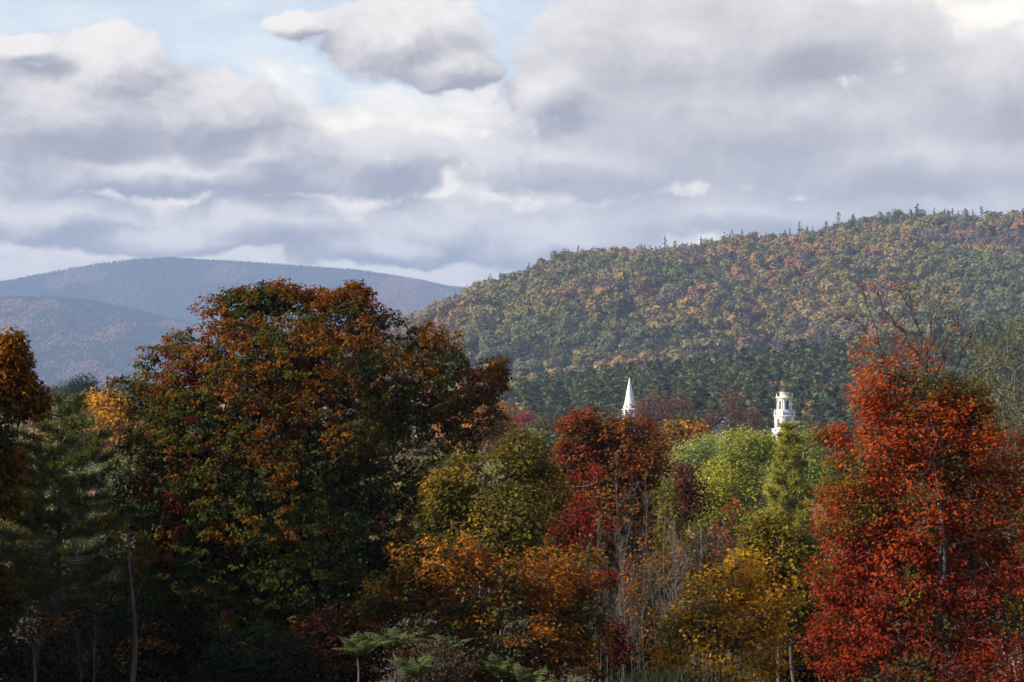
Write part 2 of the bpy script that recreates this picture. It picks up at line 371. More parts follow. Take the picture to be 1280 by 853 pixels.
def path_tube(mb, pts, r0, r1, sides=8, power=1.0):
    """one continuous tapered tube along a polyline"""
    P = np.asarray(pts, float); n = len(P); T = unit(np.gradient(P, axis=0)); u = unit(np.cross(T, np.array([0.31, 0.95, 0.07]))); w = np.cross(T, u)
    a = np.arange(sides) * 2 * pi / sides; r = (r0 + (r1 - r0) * np.linspace(0, 1, n) ** power)[:, None, None]
    V = (P[:, None] + r * (np.cos(a)[None, :, None] * u[:, None] + np.sin(a)[None, :, None] * w[:, None])).reshape(-1, 3)
    i, j = np.meshgrid(np.arange(n - 1), np.arange(sides), indexing='ij'); j2 = (j + 1) % sides
    mb.add(V, np.stack([i * sides + j, i * sides + j2, (i + 1) * sides + j2, (i + 1) * sides + j], -1).reshape(-1, 4))
def wobble(a, b, n, amp, r, up=0.0):
    t = np.linspace(0, 1, n)[:, None]; P = np.asarray(a) * (1 - t) + np.asarray(b) * t
    P = P + np.sin(pi * t) * (r.normal(0, amp, 3) + np.array([0, 0, up])) + np.sin(2 * pi * t) * r.normal(0, amp * 0.5, 3)
    return P

def ramp_color(t, ramp):
    xs = [a for a, _ in ramp]; return np.stack([np.interp(t, xs, [c[k] for _, c in ramp]) for k in range(3)], -1)
def broadleaf(name, label, D, lumps, base_px, ramp, accent=None, acc_share=0.12, n=900, per=12, leaf=0.15, spread=0.36, droop=0.5, seed=1, tpl=DIA,
              trunk_r=0.2, stems=1, bark=None, group=None, patch=1.6, shell=0.30, branches=700, bare=None, cat='tree', base_drop=0.0, upright=0.0, noise_t=0.55, gap=0.0, twig_bark=None, tip_leaf=0.0, airy=None):
    """lumps: (px, py, rx, ry [, depth offset m [, depth radius m]]) describe where the crown bulges; each becomes a full ellipsoid at its own depth"""
    r = np.random.default_rng(seed); bark = bark or BARK; s = K * D
    C3 = []; RR = []
    for l in lumps:
        dd = l[4] if len(l) > 4 else r.uniform(-0.25, 0.25) * (l[2] + l[3]) * s
        rd = l[5] if len(l) > 5 else 0.5 * (l[2] + l[3]) * s
        C3.append(at(l[0], l[1], D) + np.array([0, dd, 0])); RR.append((l[2] * s, rd, l[3] * s))
    C3, RR = np.array(C3), np.array(RR)
    bx = (base_px - 640) * K * D; base = np.array([bx, D, float(ground(bx, D)) - 0.1 - base_drop])
    wts = (RR[:, 0] * RR[:, 2]) ** 0.9; li = r.choice(len(C3), n, p=wts / wts.sum())
    dv = unit(r.normal(size=(n, 3))); rad = r.random(n) ** shell
    rough = 0.80 + 0.42 * fbm(*(dv * 2.1 + li[:, None] * 3.7).T, seed=seed)
    P = C3[li] + dv * RR[li] * (rad * rough)[:, None]
    if gap:   # open holes in the crown
        g = fbm(*(P / (0.9 * patch)).T, seed=seed + 50); keep = g > np.quantile(g, gap); P = P[keep]; li = li[keep]; dv = dv[keep]
    if airy:   # the crown thins out towards its top
        hf = (P[:, 2] - P[:, 2].min()) / np.ptp(P[:, 2]); keep = r.random(len(P)) > .9 * sstep(airy - .1, 1.0, hf); P = P[keep]; li = li[keep]; dv = dv[keep]
    keep = P[:, 2] > base[2] + 0.25; P = P[keep]; li = li[keep]; dv = dv[keep]; n = len(P)
    root = empty(name, base, label, cat, group)
    zlo, zhi = P[:, 2].min(), P[:, 2].max(); cen = np.average(C3, 0, weights=wts)
    # trunk(s)
    tm = MB(); nodes = []; par = []
    top = cen + np.array([0, 0, 0.35 * (zhi - cen[2])])
    for k in range(stems):
        tt = top + (r.normal(0, 0.16, 3) * (RR.max() * (1 if stems > 1 else 0.3))) * np.array([1, 1, 0.3])
        b = base + (np.array([r.uniform(-.35, .35), r.uniform(-.35, .35), 0]) if stems > 1 else 0)
        T = wobble(b, tt, 12, 0.03 * (zhi - base[2]), r); path_tube(tm, T, trunk_r * (1.0 if k == 0 else r.uniform(.6, .9)), trunk_r * 0.16, 9, 0.8)
        k0 = len(nodes)
        for i, p in enumerate(T):
            nodes.append(p); par.append(k0 + i - 1 if i else -1)
    tm.build('trunk', bark, root, base, smooth=True)
    # limbs and twigs grow from the trunk to the leaf clusters
    nt = len(nodes); m = min(branches, n); pick = r.permutation(n)[:m]; Q = P[pick]; Q = Q[np.argsort(np.linalg.norm((Q - cen) * [1, 1, .8], axis=1))]
    X = np.zeros((nt + m, 3)); X[:nt] = nodes; plen = np.zeros(nt + m); pr = np.full(nt + m, -1); fork = base[2] + 0.18 * (zhi - base[2])
    plen[:nt] = np.where(X[:nt, 2] < fork, 1e3, 0)
    for i, q in enumerate(Q):
        kk = nt + i; dq = X[:kk] - q; dist = np.sqrt((dq ** 2).sum(1)); cost = dist + 0.30 * plen[:kk] + 0.5 * np.maximum(dq[:, 2], 0)
        j = int(np.argmin(cost)); X[kk] = q; pr[kk] = j; plen[kk] = plen[j] + dist[j]
    cnt = np.ones(nt + m)
    for kk in range(nt + m - 1, nt - 1, -1):
        if pr[kk] >= nt: cnt[pr[kk]] += cnt[kk]
    extra = []
    if m:
        bm = MB(); idx = np.arange(nt, nt + m); rr = np.minimum(0.007 * cnt[idx] ** 0.5 * max(1, D / 60) ** 0.5, trunk_r * 0.55)
        A = X[pr[idx]]; B = X[idx]; mid = (A + B) / 2 + r.normal(0, 0.06, A.shape) * np.linalg.norm(B - A, axis=1, keepdims=True) + np.array([0, 0, -0.05]) * np.linalg.norm(B - A, axis=1, keepdims=True)
        tubes(bm, A, mid, rr, rr * .9, 4); tubes(bm, mid, B, rr * .9, rr * 0.8, 4)
        if bare:   # leafless tips that stick out of the crown
            for (ox, oy, ex, ey, sub) in bare:
                o = at(ox, oy, D + r.uniform(-.6, .6)); e = at(ex, ey, D + r.uniform(-1.2, 1.2)); j = int(np.argmin(np.linalg.norm(X - (o - np.array([0, 0, .8])), axis=1)))
                path_tube(bm, np.stack([X[j], (X[j] + o) / 2 + r.normal(0, .05, 3), o]), .034, .027, 4); W = wobble(o, e, 10, 0.09, r, 0.05); W[1:-1] += r.normal(0, .035, (8, 3)); path_tube(bm, W, 0.023, 0.005, 4)
                for _ in range(sub):
                    t_ = r.integers(3, 9); q = W[t_]; l = r.uniform(.35, 1.0) * (1.1 - t_ / 14); dd = unit(unit(e - o) + r.normal(0, .42, 3)); W2 = wobble(q, q + dd * l, 5, .03, r, .03)
                    if r.random() < tip_leaf: extra.append(W2[-1])
                    path_tube(bm, W2, .012, .004, 3)
                    for __ in range(2):
                        q2 = W2[r.integers(1, 4)]; path_tube(bm, wobble(q2, q2 + unit(dd + r.normal(0, .5, 3)) * l * .4, 3, .01, r), .007, .003, 3)
        bm.build('branches', twig_bark or bark, root, base)
    if extra:
        P = np.concatenate([P, np.array(extra)]); n = len(P)
    # leaves
    M = n * per; ci = np.repeat(np.arange(n), per)
    off = unit(r.normal(size=(M, 3))) * (r.random((M, 1)) ** 0.45) * spread * np.array([1, 1, 0.7]); LP = P[ci] + off
    outw = unit((P - cen) * np.array([1, 1, .7]))[ci]
    d = unit(off * np.array([1, 1, 0.2])) * 0.9 + outw * 0.3 + np.array([0, 0, -droop + upright]) + r.normal(0, .35, (M, 3))
    nr = outw * 0.55 + np.array([0, 0, 0.85]) + r.normal(0, .38, (M, 3))
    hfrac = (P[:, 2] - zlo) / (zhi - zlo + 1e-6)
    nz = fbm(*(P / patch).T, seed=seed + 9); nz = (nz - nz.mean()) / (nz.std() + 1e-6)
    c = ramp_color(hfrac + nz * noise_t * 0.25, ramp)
    if accent is not None:
        n2 = fbm(*(P / (patch * 1.1)).T, seed=seed + 19) + r.normal(0, .03, n); sel = n2 > np.quantile(n2, 1 - acc_share); c[sel] = np.array(accent) * r.uniform(.7, 1.2, (sel.sum(), 1))
    c = c * r.uniform(0.72, 1.3, (n, 1))
    if D < 110: c = c * 1.05
    lc = c[ci] * r.uniform(0.68, 1.32, (M, 1)) * r.uniform(0.9, 1.1, (M, 3))
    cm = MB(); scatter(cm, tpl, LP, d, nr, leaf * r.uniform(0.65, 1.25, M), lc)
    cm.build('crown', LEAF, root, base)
    return root

def needle_tree(name, label, D, px, top_py, width_px, col, group=None, seed=1, density=1.0, blade=0.17, droop=0.0, bark=None, start=0.12, power=0.8, whorl=0.5, cat='tree', yellow=None, lift=0.25):
    r = np.random.default_rng(seed); bx = (px - 640) * K * D; base = np.array([bx, D, float(ground(bx, D)) - 0.1]); topz = EYE - (top_py - HY) * K * D
    H = topz - base[2]; Wm = width_px * K * D * 0.5; root = empty(name, base, label, cat, group)
    tm = MB(); T = wobble(base, [bx, D, topz], 10, 0.012 * H, r); path_tube(tm, T, max(0.10, H * 0.014), 0.02, 8); tm.build('trunk', bark or BARK, root, base, smooth=True)
    bm = MB(); P = []; Dr = []
    z = start
    while z < 0.99:
        L = Wm * (1 - ((z - start) / (1 - start)) ** 1.0) ** power * (0.8 if z < start + .1 else 1.0) + 0.12
        nb = r.integers(4, 7); a0 = r.uniform(0, 6.3); o = np.array([bx, D, base[2] + z * H])
        for k in range(nb):
            a = a0 + k * 6.283 / nb + r.normal(0, .25); l = L * r.uniform(.6, 1.15)
            e = o + np.array([math.cos(a) * l, math.sin(a) * l, l * (lift - droop) * r.uniform(.5, 1.3)]); W = wobble(o, e, 6, 0.04 * l, r, -0.06 * l)
            path_tube(bm, W, 0.02 + 0.008 * l, 0.006, 4)
            m = max(3, int(l * 7 * density)); t = r.uniform(0.25, 1.0, m) ** 0.7
            q = np.stack([np.interp(t, np.linspace(0, 1, 6), W[:, i]) for i in range(3)], -1); side = np.array([-math.sin(a), math.cos(a), 0]); sl = r.uniform(-1, 1, m) * 0.36 * l * (1.1 - t)
            q = q + side * sl[:, None] + r.normal(0, .05, (m, 3)); P.append(q)
            Dr.append(np.array([math.cos(a), math.sin(a), 0.35 - droop]) + side * np.sign(sl)[:, None] * .7)
        z += whorl / H * r.uniform(.7, 1.3)
    bm.build('branches', bark or BARK, root, base)
    P = np.concatenate(P); Dr = np.concatenate(Dr); n = len(P); per = 13; ci = np.repeat(np.arange(n), per); M = n * per
    d = unit(Dr)[ci] * .7 + r.normal(0, .5, (M, 3)) + np.array([0, 0, .2]); nr = np.array([0, 0, 1.0]) + r.normal(0, .5, (M, 3))
    c = np.array(col) * r.uniform(.7, 1.35, (n, 1))
    if yellow is not None:
        nz = fbm(*(P / 1.2).T, seed=seed); sel = nz > np.quantile(nz, .72); c[sel] = np.array(yellow) * r.uniform(.7, 1.2, (sel.sum(), 1))
    cm = MB(); scatter(cm, BLADE, P[ci] + r.normal(0, .07, (M, 3)), d, nr, blade * r.uniform(.7, 1.3, M), c[ci] * r.uniform(.75, 1.3, (M, 1)))
    cm.build('crown', NEEDLE, root, base)
    return root

def bare_sapling(name, label, D, px, top_py, spread_px, group=None, seed=1, bark=None, leaf_col=None, n_leaf=0, leaf=0.09, stems=1, r0=0.026, cat='tree', depth=4, lev0=None):
    """upright young tree: steep, forking, mostly leafless twigs"""
    r = np.random.default_rng(seed); bx = (px - 640) * K * D; base = np.array([bx, D, float(ground(bx, D)) - 0.1]); H = EYE - (top_py - HY) * K * D - base[2]; sp = spread_px * K * D
    lev0 = lev0 or (2 if depth > 3 else 1); root = empty(name, base, label, cat, group); bark = bark or GREYBARK; tm = MB(); bm = MB(); tips = []
    def grow(p, d, l, rad, lev):
        e = p + d * l; W = wobble(p, e, 5, 0.035 * l, r, 0.02 * l); path_tube(bm, W, rad, rad * .45, 4)
        for q in W[2:]: tips.append(q)
        if lev == 0: return
        for _ in range(r.integers(2, 5)):
            t = r.uniform(.3, 1); q = p + (e - p) * t
            grow(q, unit(d + np.array([r.normal(0, .42), r.normal(0, .42), .25])), l * r.uniform(.4, .68), rad * .5, lev - 1)
    for k in range(stems):
        b = base + np.array([r.uniform(-.3, .3), r.uniform(-.3, .3), 0]) * (stems > 1); h = H * (1 if k == 0 else r.uniform(.7, .97))
        t0 = np.array([b[0] + r.normal(0, .15) * sp, b[1] + r.normal(0, .15) * sp, base[2] + h]); T = wobble(b, t0, 12, 0.02 * h, r); path_tube(tm, T, r0, 0.006, 6)
        for i in range(3, 12):
            for _ in range(r.integers(1, 4)):
                a = r.uniform(0, 6.3); l = (sp * .75) * (1.15 - i / 12) * r.uniform(.6, 1.2) + .25
                grow(T[i], unit(np.array([math.cos(a) * .55, math.sin(a) * .55, 1.0])), l, 0.010 * (1.2 - i / 14), lev0)
    tm.build('trunk', bark, root, base, smooth=True); bm.build('branches', bark, root, base)
    if n_leaf:
        tips = np.array(tips); P = tips[r.integers(0, len(tips), n_leaf)] + r.normal(0, .06, (n_leaf, 3)); c = np.array(leaf_col)[r.integers(0, len(leaf_col), n_leaf)] * r.uniform(.7, 1.3, (n_leaf, 1))
        cm = MB(); scatter(cm, DIA, P, r.normal(0, 1, (n_leaf, 3)) + [0, 0, -.6], r.normal(0, .6, (n_leaf, 3)) + [0, 0, .8], leaf * r.uniform(.7, 1.3, n_leaf), c); cm.build('crown', LEAF, root, base)
    return root

# ------------------------------------------------------------------ far trees (one mesh each: too small to show parts)
def far_hardwood(r, h, w, n, col, bare=False):
    k = r.integers(5, 9); C = np.stack([r.normal(0, .17, k) * w, r.normal(0, .17, k) * w, h * (.60 + r.uniform(-.18, .22, k))], -1); rad = w * r.uniform(.22, .36, k)
    C[0] = (0, 0, h * .6); rad[0] = w * .38
    li = r.choice(k, n, p=rad ** 2 / (rad ** 2).sum()); dv = unit(r.normal(size=(n, 3)) + np.array([0, 0, .25])); P = C[li] + dv * rad[li][:, None] * (r.random((n, 1)) ** .25) * np.array([1, 1, .85])
    nr = dv + np.array([0, 0, .15]) + r.normal(0, .24, (n, 3)); d = np.cross(nr, r.normal(size=(n, 3)))
    c = np.array(col) * (r.uniform(.92, 1.10, k)[li] * r.uniform(.88, 1.14, n))[:, None]
    mb = MB(); scatter(mb, QUAD, P, d, nr, w * (0.115 if not bare else .075) * r.uniform(.6, 1.4, n) * (140 / n) ** .35, c)
    tubes(mb, [(0, 0, -.5)], [(0, 0, h * .6)], .022 * h, .012 * h, 4, (0.12, 0.10, 0.09)); tubes(mb, np.repeat([(0, 0, h * .35)], k, 0), C, .012 * h, .006 * h, 3, (0.12, 0.10, 0.09)); return mb
def far_conifer(r, h, w, n, col, spruce=False):
    nl = max(7, int(h / 1.5)); lay = r.integers(0, nl, n); wl = np.clip(1 - (lay + .5) / nl, 0.03, 1); keep = r.random(n) < (.35 + .65 * wl); lay = lay[keep]; n = len(lay)
    t = (lay + .5) / nl; z0 = .12 if spruce else .28; lj = r.uniform(.65, 1.15, nl)
    prof = (1 - t) * 1.0 if spruce else np.minimum(1.0, 1.25 * (1 - t) ** .65) * lj[lay]
    nb = 5; ba = r.uniform(0, 6.3, (nl, nb)); bi = r.integers(0, nb, n); a = ba[lay, bi] + r.normal(0, .22, n); bl = r.uniform(.6, 1.1, (nl, nb))[lay, bi]
    u = r.random(n) ** .55; rr = w * .5 * prof * bl * u + .15; z = h * (z0 + (1 - z0) * t) + rr * (-.25 if spruce else .22) + r.normal(0, .02 * h / nl, n)
    P = np.stack([np.cos(a) * rr, np.sin(a) * rr, z], -1); od = np.stack([np.cos(a), np.sin(a), np.full(n, -.2 if spruce else .35)], -1)
    nr = np.array([0, 0, .55]) + od * .8 + r.normal(0, .3, (n, 3)); c = np.array(col) * (r.uniform(.85, 1.15, nl)[lay] * r.uniform(.8, 1.22, n))[:, None]
    mb = MB(); scatter(mb, (QUAD[0] * np.array([.7, 1, 1]), QUAD[1]), P, od + r.normal(0, .3, (n, 3)), nr, w * .135 * r.uniform(.6, 1.4, n) * (200 / max(n, 1)) ** .3, c)
    tubes(mb, [(0, 0, -.5)], [(0, 0, h * .97)], .016 * h, .004 * h, 4, (0.09, 0.075, 0.065)); return mb

# what the near trees hide (rough crown outlines), used only to decide which far trees get to be objects of their own
GX, GY = np.meshgrid(np.arange(1280), np.arange(853)); COVER = np.zeros((853, 1280), bool)
for (cx, cy, rx, ry) in ((360, 600, 240, 240), (590, 560, 80, 110), (770, 640, 90, 125), (1130, 700, 130, 270), (1250, 650, 70, 190), (20, 640, 60, 220), (900, 690, 170, 155), (300, 800, 700, 200), (900, 610, 110, 70)):
    COVER |= ((GX - cx) / rx) ** 2 + ((GY - cy) / ry) ** 2 < 1
def ellipse_view(p, h, w, mark=True):
    px, pb = proj(p); s = 1 / (K * p[1]); cy = pb - .58 * h * s; rx = .5 * w * s; ry = .45 * h * s
    x0, x1, y0, y1 = int(max(0, px - rx)), int(min(1280, px + rx + 1)), int(max(0, cy - ry)), int(min(853, cy + ry + 1))
    if x1 <= x0 or y1 <= y0: return 0
    sub = COVER[y0:y1, x0:x1]; e = ((GX[y0:y1, x0:x1] - px) / rx) ** 2 + ((GY[y0:y1, x0:x1] - cy) / ry) ** 2 < 1
    v = int((e & ~sub).sum())
    if mark: sub |= e
    return v
def landmark(px):
    for lim, t in ((560, 'by the great maple'), (690, 'right of the maple'), (765, 'left of the spire'), (815, 'above the spire'), (890, 'right of the spire'), (950, 'left of the tower'), (1010, 'above the bell tower'), (1070, 'right of the tower'), (1180, 'above the red maple'), (2000, 'by the right edge')):
        if px < lim: return t
COLN = {'olive': (.195, .160, .055), 'green': (.120, .122, .048), 'ochre': (.27, .185, .065), 'orange': (.29, .145, .06), 'rust': (.20, .11, .066), 'crimson': (.23, .105, .095), 'greyish': (.175, .138, .115), 'blackish': (.042, .054, .026), 'lime': (.195, .175, .05), 'pine': (.100, .112, .036)}
def far_wood(pts, name, stuff_name, stuff_label, group, where, nq, limit):
    """pts: (x, y, z, h, w, kind, colour name). The ones that show most become objects, the rest one mass."""
    pts.sort(key=lambda q: q[1]); vis = [ellipse_view(q[:3], q[3], q[4]) for q in pts]; order = sorted(range(len(pts)), key=lambda i: -vis[i]); own = set(i for i in order[:limit] if vis[i] > 6)
    mass = MB(); used = {}; info = [(proj(q[:3])[0], q) for q in pts]; ownl = sorted(own, key=lambda i: info[i][0])
    for i, q in enumerate(pts):
        r = np.random.default_rng(i * 7 + len(pts)); x, y, z, h, w, kind, cn = q; col = np.array(COLN[cn]) * r.uniform(.85, 1.18)
        num = nq if i in own else int(nq * .7)
        mb = far_hardwood(r, h, w, num, col, cn == 'greyish') if kind == 'hardwood' else far_conifer(r, h, w, int(num * 1.4), col, kind == 'spruce')
        if i in own:
            o = mb.build(name if kind == 'hardwood' else ('pine_tree' if kind == 'pine' else 'spruce_tree'), FARLEAF); o.location = (x, y, z)
            px, py = proj((x, y, z + h)); size = 'tall' if h > where['tall'] else ('small' if h < where['small'] else '')
            cn = cn.replace('pine', 'dusky'); shape = {'hardwood': 'round' if w > h * .75 else 'upright', 'pine': 'plumed pine', 'spruce': 'pointed spruce'}[kind]; band = where['band'](px, py)
            k = ownl.index(i); nb = [pts[ownl[j]][6] for j in (k - 1, k + 1) if 0 <= j < len(ownl)]
            words_ = f"{cn} {shape}{' tree' if kind == 'hardwood' else ''} {band} {landmark(px)}"; nb = list(dict.fromkeys(nb))
            tries = [words_] if not size else []; tries += [f"{size} {words_}"] if size else []
            tries += [f"{size} {words_}, by {' and '.join(nb)}".strip(), f"{'broad' if w > where['wide'] else 'slim'} {words_}, by {' and '.join(nb)}", f"{'broad' if w > where['wide'] else 'slim'} {words_}, among {nb[-1]} ones", f"{'lush' if r.random() < .5 else 'thin'} {words_}, beside {nb[0]} neighbours"]
            lab = next((l for l in tries if l not in used), tries[-1])
            used[lab] = 1; tag(o, lab, 'tree', group)
        else:
            V = np.concatenate(mb.v) + np.array([x, y, z]); c = np.concatenate(mb.c); n0 = 0
            mass.v.append(V); mass.c.append(c)
            for f in mb.f: mass.f.append(f + mass.n)
            mass.n += len(V)
    tag(mass.build(stuff_name, FARLEAF), stuff_label, 'forest', kind='stuff')

# the pine belt behind the village
def pine_belt():
    r = np.random.default_rng(17); pts = []
    for gy in np.arange(640, 1160, 12.5):
        half = 0.36 * gy
        for gx in np.arange(-0.02 * gy, 0.30 * gy, 13.0):
            x = gx + r.uniform(-4, 4); y = gy + r.uniform(-4, 4); px = 640 + x / (y * K)
            lowv = sstep(760, 650, y)
            z = float(ground(x, y)); u = r.random(); nz = float(fbm(x / 60, y / 60, 0, 71))
            if u < .72: kind, cn, h, w = 'pine', ('blackish' if r.random() < .25 else 'pine' if r.random() < .80 else 'green'), r.uniform(16, 24), r.uniform(10, 14.5)
            elif u < .84: kind, cn, h, w = 'spruce', 'blackish', r.uniform(14, 21), r.uniform(6, 8.5)
            else:
                kind, h, w = 'hardwood', r.uniform(11, 16), r.uniform(8, 11); cn = ['olive', 'olive', 'green', 'lime', 'rust'][r.integers(0, 5)] if y > 800 else ['rust', 'greyish', 'olive', 'rust'][r.integers(0, 4)]
            if (740 < px < 1010) and y < 690 : continue
            pts.append((x, y, z, h, w, kind, cn))
    far_wood(pts, 'broadleaf_tree', 'pine_wood', 'dark green pines and mixed trees massed behind the village', 'pines on the slope behind the village', {'tall': 20.5, 'small': 15.5, 'wide': 12, 'band': lambda px, py: 'atop the pine belt' if py < 455 - (px - 640) * .075 else ('amid the pine belt' if py < 480 - (px - 640) * .06 else 'under the pine belt')}, 260, 240)
pine_belt()

# the wooded hill on the right
def hill_wood():
    r = np.random.default_rng(23); pts = []
    for gy in np.arange(1300, 2165, 13.5):
        for gx in np.arange(-0.115 * gy, 0.285 * gy, 14.0):
            x = gx + r.uniform(-5.5, 5.5); y = gy + r.uniform(-5.5, 5.5); px = 640 + x / (y * K)
            crest = float(np.interp(px, CPX, CPZ))
            if crest < 5: continue
            z = float(ground(x, y)); t = (y - 1330) / 770; n1 = float(fbm(x / 90, y / 140, 0, 81)); n2 = float(fbm(x / 85, y / 130, 0, 91)); u = r.random()
            con = .11 + .65 * sstep(.88, 1.0, t) * sstep(820, 1040, px) * sstep(.32, .52, float(fbm(x / 40, y / 60, 0, 131))) + .25 * sstep(.60, .70, n1) + .10 * sstep(1.02, .95, t) * sstep(.85, .95, t)
            if u < con:
                kind, cn, h, w = ('spruce' if r.random() < .6 else 'pine'), ('blackish' if r.random() < .55 else 'green'), r.uniform(11, 23) * (1.22 if t > .93 and r.random() < .45 else 1), r.uniform(6.5, 10)
            else:
                kind, h, w = 'hardwood', r.uniform(9.5, 20), r.uniform(10, 19); v = n2 + r.normal(0, .055)
                cn = 'green' if v < .42 else 'olive' if v < .62 else 'ochre' if v < .67 else 'orange' if v < .69 else 'rust' if v < .73 else 'greyish'
                if cn == 'olive' and r.random() < .12: cn = ['ochre', 'lime', 'rust'][r.integers(0, 3)]
                if (abs(px - 960) < 30 and t > .85 and r.random() < .35) or r.random() < .006: cn = 'crimson'
                if t < .12 and r.random() < .35: cn = ['ochre', 'orange', 'rust'][r.integers(0, 3)]
            pts.append((x, y, z - .3, h, w, kind, cn))
    def band(px, py):
        top = float(np.interp(px, CPX, CPZ)); f = (EYE + top - 0) ; sk = HY - (top + 13) / (K * 2100); fr = (py - sk) / max(30, 455 - sk)
        return 'on the ridge line' if fr < .08 else 'high on the hill' if fr < .35 else 'halfway up the hill' if fr < .65 else 'low on the hill'
    far_wood(pts, 'hillside_tree', 'hillside_forest', 'autumn forest of green, olive and ochre crowns covering the right hill', 'trees on the wooded hill', {'tall': 16.5, 'small': 13.5, 'wide': 14.5, 'band': band}, 200, 290)
hill_wood()

# ------------------------------------------------------------------ village buildings
def box(mb, c, s, rot=0.0, org=(0, 0)):
    """box centred at c (x, y) with z from c[2], size s, turned about org"""
    x, y, z = c; a, b, h = s; V = np.array([(x + i * a / 2, y + j * b / 2, z + k * h) for k in (0, 1) for (i, j) in ((-1, -1), (1, -1), (1, 1), (-1, 1))])
    mb.add(V, [(3, 2, 1, 0), (4, 5, 6, 7), (0, 1, 5, 4), (1, 2, 6, 5), (2, 3, 7, 6), (3, 0, 4, 7)])
def lathe(mb, prof, sides, turn=0.0, c=(0, 0)):
    """prof: (radius, z) from bottom to top; capped with the first and last rings"""
    a = np.arange(sides) * 2 * pi / sides + turn; n = len(prof)
    V = np.concatenate([np.stack([c[0] + r * np.cos(a), c[1] + r * np.sin(a), np.full(sides, z)], -1) for r, z in prof])
    i, j = np.meshgrid(np.arange(n - 1), np.arange(sides), indexing='ij'); j2 = (j + 1) % sides
    mb.add(V, np.stack([i * sides + j, i * sides + j2, (i + 1) * sides + j2, (i + 1) * sides + j], -1).reshape(-1, 4))
    mb.add(V[:sides][::-1], [list(range(sides))]); mb.add(V[-sides:], [list(range(sides))])
def arch_wall(mb, w, h, ow, oh, thick, place, sill=0.0):
    """wall panel with a round-headed opening; place maps (x along wall, depth, z) to the building frame"""
    r = ow / 2; sp = sill + oh - r; A = [(r * math.cos(t), sp + r * math.sin(t)) for t in np.linspace(pi, 0, 11)]
    quads = [[(-w / 2, 0), (-r, 0), (-r, h), (-w / 2, h)], [(r, 0), (w / 2, 0), (w / 2, h), (r, h)]]
    if sill > 0: quads.append([(-r, 0), (r, 0), (r, sill), (-r, sill)])
    for (p, q) in zip(A[:-1], A[1:]): quads.append([p, q, (q[0], h), (p[0], h)])
    for q in quads:
        V = [place(x, 0, z) for x, z in q] + [place(x, thick, z) for x, z in q]
        mb.add(V, [(0, 1, 2, 3), (7, 6, 5, 4), (0, 4, 5, 1), (1, 5, 6, 2), (2, 6, 7, 3), (3, 7, 4, 0)])
def face(rot, dist):
    """placement for a wall whose outer face is dist from the axis, turned by rot"""
    c, s = math.cos(rot), math.sin(rot)
    return lambda x, d, z: (c * x - s * (-(dist - d)), s * x + c * (-(dist - d)), z)
def put(mb, name, mat, parent, rz=0.0, smooth=False):
    V = np.concatenate(mb.v); c, s = math.cos(rz), math.sin(rz); V = np.stack([V[:, 0] * c - V[:, 1] * s, V[:, 0] * s + V[:, 1] * c, V[:, 2]], -1)
    mb.v = [V]; return mb.build(name, mat, parent, smooth=smooth)

